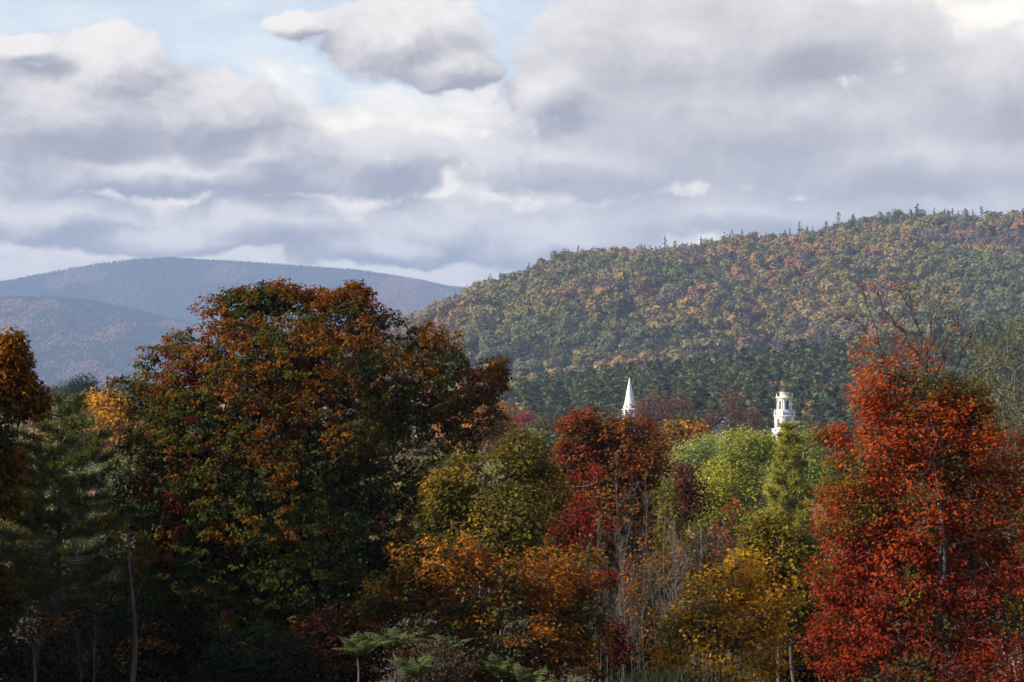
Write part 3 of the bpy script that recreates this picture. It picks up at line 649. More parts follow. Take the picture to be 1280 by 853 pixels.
def church():
    D = 580; s = K * D; x = (787 - 640) * s; g = float(ground(x, D)); root = empty('church', (x, D, g), 'slender white church spire with a dark vane rising behind the rust tree', 'church')
    Z = lambda py: EYE - (py - HY) * s - g
    rz = R(16); m = MB(); lathe(m, [(1.90, Z(510.3)), (1.50, Z(504)), (0.15, Z(473.2))], 8, R(22.5)); lathe(m, [(.14, Z(473.2)), (.11, Z(472.6))], 8); sp = put(m, 'spire', WHITE, root, rz)
    m = MB(); lathe(m, [(.05, Z(472.8)), (.04, Z(470.2))], 6); lathe(m, [(.02, Z(471.9)), (.16, Z(471.5)), (.02, Z(471.1))], 8); box(m, (.22, 0, Z(470.6)), (.75, .04, .22)); put(m, 'weather_vane', IRON, sp, rz)
    m = MB(); lathe(m, [(1.95, Z(513.2)), (2.32, Z(512.6)), (2.40, Z(512)), (2.12, Z(511.2)), (1.88, Z(510.4))], 8, R(22.5)); put(m, 'cornice', WHITE, root, rz)
    b0 = Z(526); hb = Z(513.25) - b0; m = MB(); lv = MB()
    for k in range(8):
        f = face(k * pi / 4, 1.88); arch_wall(m, 1.55, hb, .72, hb * .78, .16, f, hb * .12)
        q = face(k * pi / 4, 1.66); V = [q(-.42, 0, b0 * 0 + hb * .10), q(.42, 0, hb * .10), q(.42, 0, hb * .92), q(-.42, 0, hb * .92)]; lv.add(V, [(0, 1, 2, 3)])
    m.v = [v + np.array([0, 0, b0]) for v in m.v]; lv.v = [v + np.array([0, 0, b0]) for v in lv.v]
    be = put(m, 'belfry', WHITE, root, rz); put(lv, 'louvre', LOUVRE, be, rz)
    t0 = Z(566); m = MB(); box(m, (0, 0, 0), (5.2, 5.2, b0 - .5)); box(m, (0, 0, b0 - .5), (5.7, 5.7, .5)); put(m, 'tower', WHITE, root, rz)
    # nave behind the tower
    w, l, e, rd = 11.0, 24.0, 7.5, 12.5; m = MB(); box(m, (0, 2.7 + l / 2, 0), (w, l, e)); m.poly([(-w / 2, 2.7, e), (w / 2, 2.7, e), (0, 2.7, rd), (-w / 2, 2.7 + l, e), (w / 2, 2.7 + l, e), (0, 2.7 + l, rd)], [(0, 1, 2), (5, 4, 3)]); put(m, 'nave', WHITE, root, rz)
    m = MB(); o = .5
    for sx in (-1, 1):
        V = [(sx * (w / 2 + o), 2.3, e - .36), (0, 2.3, rd + .06), (0, 3.1 + l, rd + .06), (sx * (w / 2 + o), 3.1 + l, e - .36)]; V += [(a, b, c + .18) for a, b, c in V]
        m.add(V, [(0, 1, 2, 3), (7, 6, 5, 4), (0, 4, 5, 1), (1, 5, 6, 2), (2, 6, 7, 3), (3, 7, 4, 0)])
    put(m, 'roof', ROOF, root, rz)
    for sx in (-1, 1):
        for k in range(4):
            m = MB(); box(m, (sx * (w / 2 + .04), 6 + k * 5.2, 1.6), (.08, 1.3, 4.2)); wi = put(m, 'window', GLASS, root, rz); m = MB()
            for a, b in ((-.72, .12), (.72, .12)): box(m, (sx * (w / 2 + .07), 6 + k * 5.2 + a, 1.5), (.14, b, 4.4))
            box(m, (sx * (w / 2 + .075), 6 + k * 5.2, 5.85), (.15, 1.4, .14)); box(m, (sx * (w / 2 + .09), 6 + k * 5.2, 1.42), (.2, 1.6, .1)); put(m, 'frame', WHITE, wi, rz)
church()

def bell_tower():
    D = 600; s = K * D; x = (980.5 - 640) * s; g = float(ground(x, D)); root = empty('bell_tower', (x, D, g), 'white bell tower with arched openings, urns and a dark dome among dark conifers', 'bell tower')
    Z = lambda py: EYE - (py - HY) * s - g
    rz = R(27)
    m = MB(); zb = Z(490.2); lathe(m, [(1.36 * math.cos(t), zb + 1.42 * math.sin(t)) for t in np.linspace(0, pi / 2 * .98, 9)], 20); do = put(m, 'dome', SLATE, root, rz, True)
    m = MB(); lathe(m, [(.10, Z(484.4)), (.14, Z(484)), (.03, Z(483.2))], 8); put(m, 'finial', IRON, do, rz)
    m = MB(); lathe(m, [(1.42, Z(496.2)), (1.42, Z(491.2)), (1.56, Z(490.9)), (1.56, Z(490.15))], 20); put(m, 'drum', CREAM, root, rz)
    m = MB(); h = Z(496.15) - Z(499.2); box(m, (0, 0, Z(499.2)), (3.4, 3.4, h * .45)); box(m, (0, 0, Z(499.2) + h * .45), (3.9, 3.9, h * .35)); box(m, (0, 0, Z(499.2) + h * .8), (3.6, 3.6, h * .2)); put(m, 'cornice', CREAM, root, rz)
    zb0 = Z(512.6); hb = Z(499.25) - zb0; m = MB(); lv = MB()
    for k in range(4):
        f = face(k * pi / 2, 1.60); arch_wall(m, 2.9, hb, 1.15, hb * .80, .3, f, hb * .06); q = face(k * pi / 2, 1.36)
        for i in range(9):
            z0 = hb * (.07 + .085 * i); V = [q(-.58, 0, z0), q(.58, 0, z0), q(.58, .16, z0 + hb * .075), q(-.58, .16, z0 + hb * .075)]; lv.add(V, [(0, 1, 2, 3)])
        V = [q(-.6, .2, hb * .05), q(.6, .2, hb * .05), q(.6, .2, hb * .9), q(-.6, .2, hb * .9)]; lv.add(V, [(0, 1, 2, 3)])
    for mm in (m, lv): mm.v = [v + np.array([0, 0, zb0]) for v in mm.v]
    be = put(m, 'belfry', WHITE, root, rz); put(lv, 'louvre', LOUVRE, be, rz)
    for k in range(4):
        for e in (-1, 1):
            m = MB(); f = face(k * pi / 2, 1.70); px, py, _ = f(e * 1.24, 0, 0); lathe(m, [(.24, zb0 + .02), (.24, zb0 + .2), (.19, zb0 + .25), (.165, zb0 + hb - .3), (.24, zb0 + hb - .22), (.24, zb0 + hb - .02)], 10, 0, (px, py)); put(m, 'pilaster', WHITE, root, rz)
    m = MB(); z0, z1 = Z(519.4), zb0; box(m, (0, 0, z0), (3.6, 3.6, z1 - z0 - .3)); box(m, (0, 0, z1 - .3), (3.9, 3.9, .3))
    for k in range(4):
        f = face(k * pi / 2, 1.84)
        for e in (-.92, 0, .92):
            V = [f(e - .36, 0, z0 + .3), f(e + .36, 0, z0 + .3), f(e + .36, 0, z1 - .55), f(e - .36, 0, z1 - .55)]; V += [f(e - .36, .05, z0 + .3), f(e + .36, .05, z0 + .3), f(e + .36, .05, z1 - .55), f(e - .36, .05, z1 - .55)]
            m.add(V, [(0, 1, 2, 3), (0, 4, 5, 1), (1, 5, 6, 2), (2, 6, 7, 3), (3, 7, 4, 0)])
    put(m, 'pedestal', WHITE, root, rz)
    z2 = Z(536); m = MB(); lvv = MB(); hh = z0 - z2 - .45
    for k in range(4):
        f = face(k * pi / 2, 2.2); arch_wall(m, 4.4, hh, 1.3, hh * .72, .35, f, hh * .1); q = face(k * pi / 2, 1.95); V = [q(-.8, 0, hh * .08), q(.8, 0, hh * .08), q(.8, 0, hh * .86), q(-.8, 0, hh * .86)]; lvv.add(V, [(0, 1, 2, 3)])
    for mm in (m, lvv): mm.v = [v + np.array([0, 0, z2]) for v in mm.v]
    box(m, (0, 0, z0 - .45), (4.75, 4.75, .45)); lo = put(m, 'lower_stage', WHITE, root, rz); put(lvv, 'louvre', LOUVRE, lo, rz)
    for i in (-1, 1):
        for j in (-1, 1):
            m = MB(); lathe(m, [(.26, z0), (.26, z0 + .5), (.14, z0 + .6), (.30, z0 + 1.0), (.26, z0 + 1.25), (.10, z0 + 1.45), (.07, z0 + 1.75)], 10, 0, (i * 2.08, j * 2.08)); put(m, 'urn', WHITE, root, rz)
            m = MB(); zc = Z(496.1); lathe(m, [(.16, zc), (.16, zc + .3), (.08, zc + .38), (.17, zc + .65), (.05, zc + .95)], 8, 0, (i * 1.66, j * 1.66)); put(m, 'urn', CREAM, root, rz)
    m = MB(); box(m, (0, 0, 0), (5.4, 5.4, z2 - .3)); box(m, (0, 0, z2 - .3), (5.8, 5.8, .3)); put(m, 'shaft', WHITE, root, rz)
    m = MB(); box(m, (0, 13, 0), (34, 18, 11)); put(m, 'hall', BRICK, root, rz)
    m = MB(); w, l = 34, 18
    for sy in (-1, 1):
        V = [(-w / 2 - .5, 13 + sy * (l / 2 + .5), 10.9), (w / 2 + .5, 13 + sy * (l / 2 + .5), 10.9), (w / 2 + .5, 13, 16), (-w / 2 - .5, 13, 16)]; V += [(a, b, c + .2) for a, b, c in V]
        m.add(V, [(0, 1, 2, 3), (7, 6, 5, 4), (0, 4, 5, 1), (1, 5, 6, 2), (2, 6, 7, 3), (3, 7, 4, 0)])
    put(m, 'roof', ROOF, root, rz)
bell_tower()

def house():
    D = 565; s = K * D; x = (904 - 640) * s; g = float(ground(x, D)); root = empty('house', (x, D, g), 'grey gabled house with a small white window between brown trees', 'house'); Z = lambda py: EYE - (py - HY) * s - g
    rz = R(-12); w, l, e, rd = 5.0, 10.0, Z(530), Z(522.5)
    m = MB(); box(m, (0, l / 2, 0), (w, l, e)); m.poly([(-w / 2, 0, e), (w / 2, 0, e), (0, 0, rd), (-w / 2, l, e), (w / 2, l, e), (0, l, rd)], [(0, 1, 2), (5, 4, 3)]); put(m, 'wall', GREYSIDING, root, rz)
    m = MB()
    for sx in (-1, 1):
        V = [(sx * (w / 2 + .4), -.4, e - .2), (0, -.4, rd + .05), (0, l + .4, rd + .05), (sx * (w / 2 + .4), l + .4, e - .2)]; V += [(a, b, c + .2) for a, b, c in V]
        m.add(V, [(0, 1, 2, 3), (7, 6, 5, 4), (0, 4, 5, 1), (1, 5, 6, 2), (2, 6, 7, 3), (3, 7, 4, 0)])
    put(m, 'roof', ROOF, root, rz)
    for zc in (Z(531.0), Z(545)):
        m = MB(); box(m, (0, -.03, zc), (.85, .06, 1.25)); wi = put(m, 'window', GLASS, root, rz); m = MB()
        for a in (-.48, .48): box(m, (a, -.05, zc - .1), (.11, .1, 1.4))
        for b in (-.11, 1.25): box(m, (0, -.055, zc + b), (1.1, .11, .11))
        box(m, (0, -.065, zc + .70), (1.0, .03, .07)); box(m, (0, -.068, zc), (.07, .03, 1.25)); put(m, 'frame', GREYTRIM, wi, rz)
house()

# ------------------------------------------------------------------ village and valley trees (middle distance)
def mid(name, label, D, lumps, ramp, n=420, leaf=None, seed=1, **kw):
    cx = float(np.mean([l[0] for l in lumps])); kw.setdefault('trunk_r', .25)
    return broadleaf(name, label, D, lumps, kw.pop('base_px', cx), ramp, n=n, per=kw.pop('per', 12), leaf=leaf or .15 + .0011 * D, spread=kw.pop('spread', .3 + .0022 * D), seed=seed, branches=kw.pop('branches', 120), patch=kw.pop('patch', 2.5), **kw)
def flat(c): return [(0, c), (1, c)]
mid('russet_oak', 'round russet tree just right of the white spire', 555, [(826, 516, 36, 26), (800, 524, 26, 20), (848, 522, 20, 22), (826, 535, 40, 22)], [(0, (.10, .05, .03)), (1, (.17, .07, .03))], 500, .65, 11)
mid('brown_oak', 'thin brown tree left of the bell tower above the grey house', 560, [(914, 503, 16, 14), (918, 518, 10, 14), (889, 522, 9, 14), (922, 512, 14, 14)], flat((.15, .08, .035)), 200, .6, 12, gap=.25)
mid('brown_oak', 'small orange brown tree directly left of the bell tower', 585, [(937, 519, 16, 9), (930, 530, 14, 10), (944, 528, 12, 10)], flat((.17, .075, .03)), 160, .55, 13)
mid('rust_shrub', 'low tan shrub below the pines left of the white spire', 430, [(690, 528, 22, 12), (672, 533, 16, 10)], flat((.13, .085, .045)), 160, .45, 14)
mid('red_shrub', 'tiny bright crimson shrub below the pines beside the big maple', 400, [(657, 521, 7, 7), (650, 528, 6, 6)], flat((.34, .03, .04)), 60, .35, 15)
mid('pale_willow', 'pale green willow behind the rust tree near the big maple edge', 165, [(668, 560, 22, 25), (690, 580, 26, 26), (655, 590, 26, 28), (705, 560, 10, 14)], [(0, (.08, .09, .03)), (1, (.17, .17, .05))], 360, None, 16)
mid('golden_maple', 'orange gold maple glowing in front of the russet tree', 255, [(858, 540, 30, 22), (840, 556, 18, 20), (875, 552, 18, 20), (850, 575, 26, 20)], [(0, (.24, .15, .03)), (.6, (.44, .22, .025)), (1, (.50, .19, .025))], 520, None, 17, accent=(.14, .13, .03), acc_share=.2)
mid('apricot_maple', 'small apricot maple directly left of the pointed yellow green larch', 300, [(938, 549, 14, 9), (948, 556, 12, 12), (925, 556, 10, 10)], [(0, (.28, .12, .05)), (1, (.40, .18, .10))], 160, None, 18)
mid('pale_willow', 'broad silvery green willow in front of the gold maple', 190, [(866, 580, 34, 30), (890, 566, 30, 26), (850, 592, 22, 24), (880, 610, 50, 28)], [(0, (.15, .18, .05)), (.7, (.29, .33, .095)), (1, (.36, .39, .13))], 900, .26, 19, droop=.2, upright=.3)
mid('green_poplar', 'deep green poplar with upswept leaves between willow and larch', 180, [(925, 566, 28, 34), (935, 590, 26, 40), (910, 590, 25, 30), (925, 620, 35, 25), (956, 553, 16, 14), (966, 566, 18, 18)], [(0, (.17, .19, .03)), (1, (.36, .38, .06))], 1000, .24, 20, upright=.5)
needle_tree('larch', 'pointed yellow green larch in front of the bell tower', 150, 985, 527, 108, (.30, .28, .034), seed=21, density=4.2, blade=.42, power=.70, whorl=.6, start=.05, bark=BARK)
mid('green_willow', 'light green willow between the larch and the red maple', 165, [(1015, 580, 25, 28), (1030, 600, 30, 30), (1005, 610, 25, 25), (1000, 550, 22, 18), (990, 556, 16, 16), (985, 600, 30, 30)], [(0, (.19, .21, .04)), (1, (.30, .33, .07))], 600, .24, 22)
mid('yellow_poplar', 'yellow green poplar low in front of the silvery willow', 115, [(895, 605, 30, 26), (915, 625, 30, 30), (880, 632, 26, 26), (930, 650, 30, 25)], [(0, (.17, .16, .02)), (.6, (.32, .31, .03)), (1, (.42, .36, .035))], 520, .17, 23, upright=.2, gap=.15)
mid('copper_beech', 'dark copper leaved tree at the left edge of the yellow poplar', 105, [(852, 600, 20, 24), (860, 625, 22, 26), (845, 640, 18, 22)], [(0, (.05, .02, .01)), (1, (.13, .035, .02))], 260, .17, 24)
mid('slim_birch', 'slim yellow green birch before the copper leaved tree', 88, [(833, 630, 10, 36), (836, 670, 16, 34)], [(0, (.09, .075, .015)), (1, (.19, .17, .025))], 220, .14, 25, gap=.2, trunk_r=.08)
mid('valley_maple', 'golden orange maple glowing through the gap left of the big maple', 215, [(122, 508, 20, 20), (140, 512, 26, 24), (150, 530, 26, 26), (126, 540, 22, 24), (160, 560, 30, 30)], [(0, (.40, .20, .02)), (1, (.58, .29, .025))], 560, None, 26)
mid('pale_willow', 'pale willow filling the gap between left pine and big maple', 150, [(150, 580, 24, 26), (130, 600, 26, 30), (165, 620, 30, 40), (140, 650, 30, 30)], [(0, (.07, .09, .03)), (1, (.19, .21, .09))], 420, .24, 27)
mid('grey_poplar', 'grey green far tree at the foot of the blue mountain', 620, [(80, 488, 18, 12), (66, 497, 20, 14), (96, 500, 20, 14)], flat((.10, .115, .05)), 220, .7, 28)
mid('grey_poplar', 'muted olive tree beside the dark spruces below the mountain', 640, [(150, 485, 16, 12), (165, 492, 18, 14), (140, 495, 16, 12)], flat((.12, .115, .055)), 220, .7, 29)
mid('yellow_birch', 'yellow tinged green birch behind the left pine', 180, [(95, 520, 22, 18), (110, 540, 25, 25), (80, 545, 25, 30), (70, 575, 40, 40)], [(0, (.07, .09, .025)), (1, (.17, .17, .04))], 500, .26, 30, accent=(.4, .2, .02), acc_share=.08)
mid('orange_maple', 'sunlit pale orange maple seen through the right side of the big maple', 230, [(560, 525, 22, 18), (590, 520, 26, 20), (620, 520, 24, 20), (635, 535, 20, 20), (600, 550, 50, 22)], [(0, (.30, .13, .04)), (1, (.45, .20, .06))], 450, None, 31, accent=(.5, .26, .03), acc_share=.2)
for k, (px, py, w, D, c, nm) in enumerate([(230, 590, 60, 170, (.17, .18, .04), 'sunlit yellow green tree glimpsed through the left half of the big maple'), (330, 600, 60, 190, (.14, .17, .05), 'sunlit green tree glimpsed behind the middle of the big maple'), (430, 590, 60, 180, (.20, .18, .04), 'bright yellow green tree glimpsed behind the big maple trunk'),
        (510, 600, 55, 200, (.30, .16, .03), 'orange tree glimpsed behind the right half of the big maple'), (30, 590, 60, 160, (.16, .12, .025), 'ochre tree hidden behind the left pine'), (280, 690, 60, 130, (.22, .11, .02), 'orange understorey tree behind the big maple on the left'), (1080, 590, 60, 160, (.09, .12, .03), 'green tree behind the left side of the red maple'), (1190, 570, 70, 190, (.13, .13, .03), 'olive tree behind the right side of the red maple'), (1275, 600, 60, 140, (.08, .11, .03), 'green tree at the right edge behind the birches')]):
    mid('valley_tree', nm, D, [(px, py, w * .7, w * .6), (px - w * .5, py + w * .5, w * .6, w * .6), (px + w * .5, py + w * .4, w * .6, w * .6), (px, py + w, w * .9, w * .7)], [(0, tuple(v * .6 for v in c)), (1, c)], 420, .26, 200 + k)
mid('pine_tree', 'dark round topped pine below the mountain left of the big maple', 480, [(104, 481, 17, 13), (94, 492, 16, 12), (114, 491, 14, 12), (104, 500, 22, 12)], flat((.024, .034, .024)), 420, .5, 33)
def valley_wood():
    r = np.random.default_rng(29); mass = MB()
    for gy in np.concatenate([np.arange(235, 560, 13.0), np.arange(560, 1130, 17.0)]):
        for gx in np.arange(-0.30 * gy, 0.30 * gy, 11.0):
            x = gx + r.uniform(-4, 4); y = gy + r.uniform(-4, 4); g = float(ground(x, y)); px = 640 + x / (y * K); lim = (535 if px < 760 else 565) if y < 545 else 474
            if y > 545 and px > 655: continue
            h = min(r.uniform(11, 19), EYE - (lim - HY) * K * y - g)
            if h < 6: continue
            cn = ['olive', 'green', 'lime', 'ochre', 'orange', 'green', 'rust'][r.integers(0, 7)]; mb = far_hardwood(r, h, h * r.uniform(.7, .95), 150, np.array(COLN[cn])); V = np.concatenate(mb.v) + np.array([x, y, g])
            mass.v.append(V); mass.c.append(np.concatenate(mb.c))
            for f in mb.f: mass.f.append(f + mass.n)
            mass.n += len(V)
    tag(mass.build('valley_wood', FARLEAF), 'mixed autumn treetops filling the valley floor in front of the village', 'forest', kind='stuff')
valley_wood()
# dark conifers standing round the bell tower and below the mountain
def lone(name, label, D, px, top, wpx, kind, cn, seed):
    r = np.random.default_rng(seed); x = (px - 640) * K * D; z = float(ground(x, D)); h = EYE - (top - HY) * K * D - z; mb = far_conifer(r, h, wpx * K * D, 520, np.array(COLN[cn]), kind == 'spruce') if kind != 'hardwood' else far_hardwood(r, h, wpx * K * D, 420, np.array(COLN[cn]))
    o = mb.build(name, FARLEAF); o.location = (x, D, z); tag(o, label, 'tree', 'trees standing between the village buildings')
for a in [('spruce_tree', 'thin dark spruce right of the round topped pine below the mountain', 500, 134, 468, 20, 'spruce', 'blackish', 2),
          ('pine_tree', 'spreading olive pine covering the right foot of the bell tower', 570, 1012, 500, 52, 'pine', 'olive', 3), ('pine_tree', 'blackish pine directly left of the bell tower', 640, 955, 487, 44, 'pine', 'blackish', 4), ('spruce_tree', 'blackish spruce directly right of the bell tower', 640, 1000, 478, 46, 'spruce', 'blackish', 5), ('pine_tree', 'broad dark pine between russet tree and brown tree', 630, 878, 485, 54, 'pine', 'blackish', 6),
          ('pine_tree', 'dark pine half hidden behind the red maple top left', 600, 1045, 482, 50, 'pine', 'blackish', 7), ('spruce_tree', 'dark spruce standing right behind the white spire', 640, 770, 482, 40, 'spruce', 'green', 8), ('pine_tree', 'green plumed pine left of the white spire base', 630, 738, 478, 50, 'pine', 'green', 9), ('pine_tree', 'low dark pine between brown tree and grey house', 610, 893, 500, 40, 'pine', 'blackish', 10), ('broadleaf_tree', 'round dull green tree below the bell tower between larch and house', 520, 962, 512, 42, 'hardwood', 'green', 11),
          ('pine_tree', 'shaggy dark pine behind the russet tree', 650, 835, 480, 50, 'pine', 'blackish', 12), ('broadleaf_tree', 'brown tree low between grey house and apricot maple', 500, 915, 528, 34, 'hardwood', 'rust', 13)]: lone(*a)

# ------------------------------------------------------------------ near trees
broadleaf('maple_tree', 'great spreading maple with rust top and dark green skirts filling the left half', 70,
    [(350, 425, 88, 62), (425, 400, 50, 42), (441, 376, 24, 20), (405, 378, 18, 16), (285, 400, 50, 38), (330, 375, 42, 22), (365, 372, 30, 18), (225, 470, 62, 52), (475, 420, 50, 40), (545, 445, 42, 34), (605, 466, 30, 24), (618, 452, 16, 16), (525, 490, 75, 62), (590, 520, 46, 42), (208, 530, 52, 60), (172, 498, 28, 26), (205, 600, 38, 50),
     (300, 500, 110, 90), (420, 510, 120, 100), (500, 570, 110, 80), (250, 590, 110, 90), (350, 620, 140, 100), (460, 650, 110, 90), (200, 660, 70, 70), (260, 720, 100, 80), (400, 740, 130, 80), (330, 790, 130, 60), (500, 720, 60, 60), (180, 760, 50, 60), (330, 630, 110, 80, -3.0, 2.6), (290, 720, 110, 80, -3.2, 2.6), (410, 690, 110, 80, -3.0, 2.6), (350, 790, 110, 60, -3.4, 2.4), (240, 650, 60, 70, -2.5, 2.2), (335, 455, 110, 66, -2.2, 2.6), (430, 450, 80, 60, -1.8, 2.4), (500, 490, 80, 56, -1.4, 2.2), (270, 520, 90, 66, -2.0, 2.4), (400, 540, 100, 66, -2.6, 2.4), (441, 374, 27, 26), (442, 372, 24, 24), (348, 370, 36, 22), (300, 378, 30, 20), (396, 376, 20, 18), (545, 424, 26, 22), (616, 456, 22, 24), (600, 480, 36, 26), (212, 430, 24, 22), (150, 486, 22, 18)],
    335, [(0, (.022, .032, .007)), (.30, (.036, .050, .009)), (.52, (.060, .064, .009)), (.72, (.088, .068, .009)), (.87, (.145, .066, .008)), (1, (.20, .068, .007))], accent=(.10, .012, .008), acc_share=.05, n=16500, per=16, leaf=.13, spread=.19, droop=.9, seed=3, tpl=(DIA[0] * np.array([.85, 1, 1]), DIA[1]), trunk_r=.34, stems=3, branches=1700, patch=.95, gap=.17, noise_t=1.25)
broadleaf('maple_tree', 'rust orange maple cut off by the left edge in front of the pine', 56,
    [(-10, 470, 42, 42), (15, 445, 22, 34), (25, 500, 30, 28), (-30, 540, 50, 50), (5, 580, 26, 30), (-40, 620, 55, 60), (10, 640, 20, 24), (-60, 720, 60, 70), (-5, 750, 30, 40)], -50,
    [(0, (.08, .05, .008)), (.6, (.18, .08, .009)), (1, (.23, .08, .009))], n=3400, per=15, leaf=.125, spread=.19, droop=1.0, seed=4, trunk_r=.2, branches=400, gap=.15, accent=(.06, .06, .012), acc_share=.15)
needle_tree('pine_tree', 'soft dark green white pine at left between two rust maples', 76, 75, 490, 235, (.095, .110, .020), seed=31, density=3.0, blade=.24, whorl=.5, power=.5, start=.30, yellow=(.14, .13, .025))
broadleaf('olive_maple', 'olive yellow young maple right below the big maple edge', 62, [(600, 605, 60, 42), (565, 645, 42, 38), (640, 650, 55, 45), (652, 570, 32, 34), (690, 610, 26, 30), (600, 690, 70, 40), (560, 615, 30, 26)], 612,
    [(0, (.06, .055, .010)), (.6, (.12, .10, .014)), (1, (.17, .125, .018))], accent=(.27, .16, .018), acc_share=.16, n=1700, per=12, leaf=.13, spread=.28, seed=41, trunk_r=.1, stems=2, branches=500, patch=1.2, gap=.15)
broadleaf('rust_maple', 'rust red maple with twin domed top covering the foot of the white spire', 96, [(735, 545, 38, 34), (722, 530, 22, 18), (790, 545, 42, 28), (765, 550, 30, 26), (812, 570, 24, 34), (760, 600, 68, 55), (815, 615, 26, 42), (715, 590, 34, 40), (750, 660, 60, 50), (805, 665, 30, 40), (787, 570, 34, 40), (780, 620, 40, 50)], 762,
    [(0, (.06, .045, .010)), (.5, (.13, .06, .012)), (1, (.23, .055, .016))], accent=(.26, .10, .015), acc_share=.14, n=3400, per=15, leaf=.16, spread=.32, seed=42, trunk_r=.16, stems=2, branches=500, patch=1.5, gap=.05)
broadleaf('scarlet_maple', 'small scarlet maple glowing in front of the rust maple', 78, [(722, 622, 40, 30), (700, 655, 28, 30), (742, 655, 34, 30), (692, 600, 20, 20), (745, 598, 18, 18), (712, 565, 14, 20), (755, 640, 22, 22), (725, 680, 30, 20)], 722,
    [(0, (.20, .018, .010)), (1, (.30, .030, .012))], n=620, per=9, leaf=.13, spread=.26, seed=43, trunk_r=.06, branches=300, gap=.38, patch=.8, accent=(.16, .06, .012), acc_share=.2)
broadleaf('orange_maple', 'dull orange bushy maple filling the bottom centre above the sumacs', 52, [(545, 700, 60, 36), (500, 745, 45, 34), (600, 740, 80, 50), (675, 735, 60, 50), (640, 790, 90, 50), (720, 790, 50, 55), (560, 800, 70, 40), (700, 840, 70, 40), (590, 850, 90, 30), (475, 765, 24, 20), (730, 720, 30, 40)], 620,
    [(0, (.20, .075, .010)), (.5, (.31, .11, .012)), (1, (.36, .135, .014))], accent=(.085, .07, .012), acc_share=.34, n=2600, per=12, leaf=.115, spread=.24, droop=.35, seed=44, trunk_r=.09, stems=3, branches=700, patch=1.0, gap=.18)
broadleaf('crimson_sapling', 'little crimson sapling low beside the grey twigs', 54, [(757, 722, 16, 10), (768, 790, 12, 20), (775, 815, 12, 20), (745, 735, 12, 8)], 766, flat((.18, .018, .010)), n=110, per=10, leaf=.10, spread=.2, seed=45, trunk_r=.03, branches=80)
broadleaf('yellow_maple', 'golden yellow sapling with small bright leaves at the lower right of centre', 46, [(905, 740, 50, 34), (930, 715, 28, 28), (880, 780, 50, 34), (935, 775, 45, 40), (850, 800, 40, 40), (900, 830, 70, 40), (960, 810, 40, 40), (830, 840, 40, 30), (985, 770, 20, 30)], 905,
    [(0, (.36, .17, .014)), (.6, (.48, .25, .018)), (1, (.54, .29, .020))], accent=(.13, .11, .016), acc_share=.16, n=1500, per=8, leaf=.10, spread=.22, droop=.2, seed=46, trunk_r=.05, stems=4, branches=500, patch=.8, gap=.2, bark=DARKBARK)
broadleaf('olive_maple', 'olive yellow bushy maple touching the left flank of the red maple', 58, [(970, 680, 48, 34), (1005, 705, 40, 36), (945, 715, 40, 36), (985, 745, 60, 40), (1030, 760, 30, 40), (960, 655, 20, 18)], 985,
    [(0, (.05, .05, .010)), (.6, (.12, .105, .014)), (1, (.22, .15, .018))], accent=(.28, .13, .014), acc_share=.18, n=1150, per=11, leaf=.12, spread=.26, seed=47, trunk_r=.08, stems=2, branches=400, gap=.14)
broadleaf('red_maple', 'scarlet maple with bare topmost twigs filling the right side', 50,
    [(1135, 535, 58, 46), (1090, 580, 58, 46), (1180, 565, 58, 50), (1065, 640, 56, 50), (1140, 640, 95, 70), (1225, 640, 60, 70), (1058, 720, 44, 50), (1120, 740, 95, 70), (1215, 750, 80, 80), (1060, 800, 56, 50), (1140, 830, 100, 50), (1240, 830, 60, 60), (1110, 480, 34, 36), (1158, 465, 30, 46), (1086, 490, 28, 36), (1080, 438, 14, 30), (1125, 445, 24, 36), (1195, 505, 30, 40), (1140, 505, 62, 40), (1228, 550, 36, 55), (1208, 520, 30, 40), (1040, 545, 24, 14), (1205, 500, 34, 30), (1280, 700, 50, 90), (1285, 600, 30, 60)],
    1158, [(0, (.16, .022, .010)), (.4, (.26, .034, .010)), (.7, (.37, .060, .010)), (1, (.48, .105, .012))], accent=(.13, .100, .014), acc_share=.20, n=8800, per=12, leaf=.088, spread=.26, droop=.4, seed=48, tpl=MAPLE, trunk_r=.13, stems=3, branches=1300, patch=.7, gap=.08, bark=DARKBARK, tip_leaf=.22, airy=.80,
    bare=[(1158, 455, 1161, 340, 7), (1152, 440, 1118, 352, 6), (1150, 445, 1098, 362, 6), (1112, 470, 1068, 348, 7), (1158, 440, 1140, 345, 5), (1165, 450, 1186, 352, 6), (1170, 470, 1212, 368, 6), (1105, 480, 1062, 392, 5), (1190, 480, 1222, 395, 5), (1130, 470, 1120, 400, 5), (1178, 460, 1180, 390, 5)])
for k, (px, ls, lab) in enumerate([(1262, [(1222, 450, 22, 40), (1215, 510, 28, 46), (1235, 570, 30, 60), (1225, 640, 30, 60)], 'leftmost pale birch behind the red maple with sparse yellow green leaves'), (1276, [(1252, 430, 24, 36), (1248, 490, 30, 50), (1258, 570, 34, 70), (1250, 650, 34, 60)], 'tall pale birch at the right edge with thin olive foliage'), (1292, [(1280, 430, 26, 40), (1275, 500, 28, 60), (1285, 600, 36, 80), (1280, 690, 34, 60)], 'white trunked birch cut by the right edge')]):
    broadleaf('birch_tree', lab, 76 + 4 * k, ls, px, [(0, (.08, .08, .02)), (1, (.15, .135, .034))], accent=(.30, .22, .06), acc_share=.14, n=560, per=9, leaf=.10, spread=.34, seed=60 + k, trunk_r=.085, branches=420, patch=1.0, gap=.25, bark=BIRCHBARK, twig_bark=GREYBARK, group='birches behind the red maple')
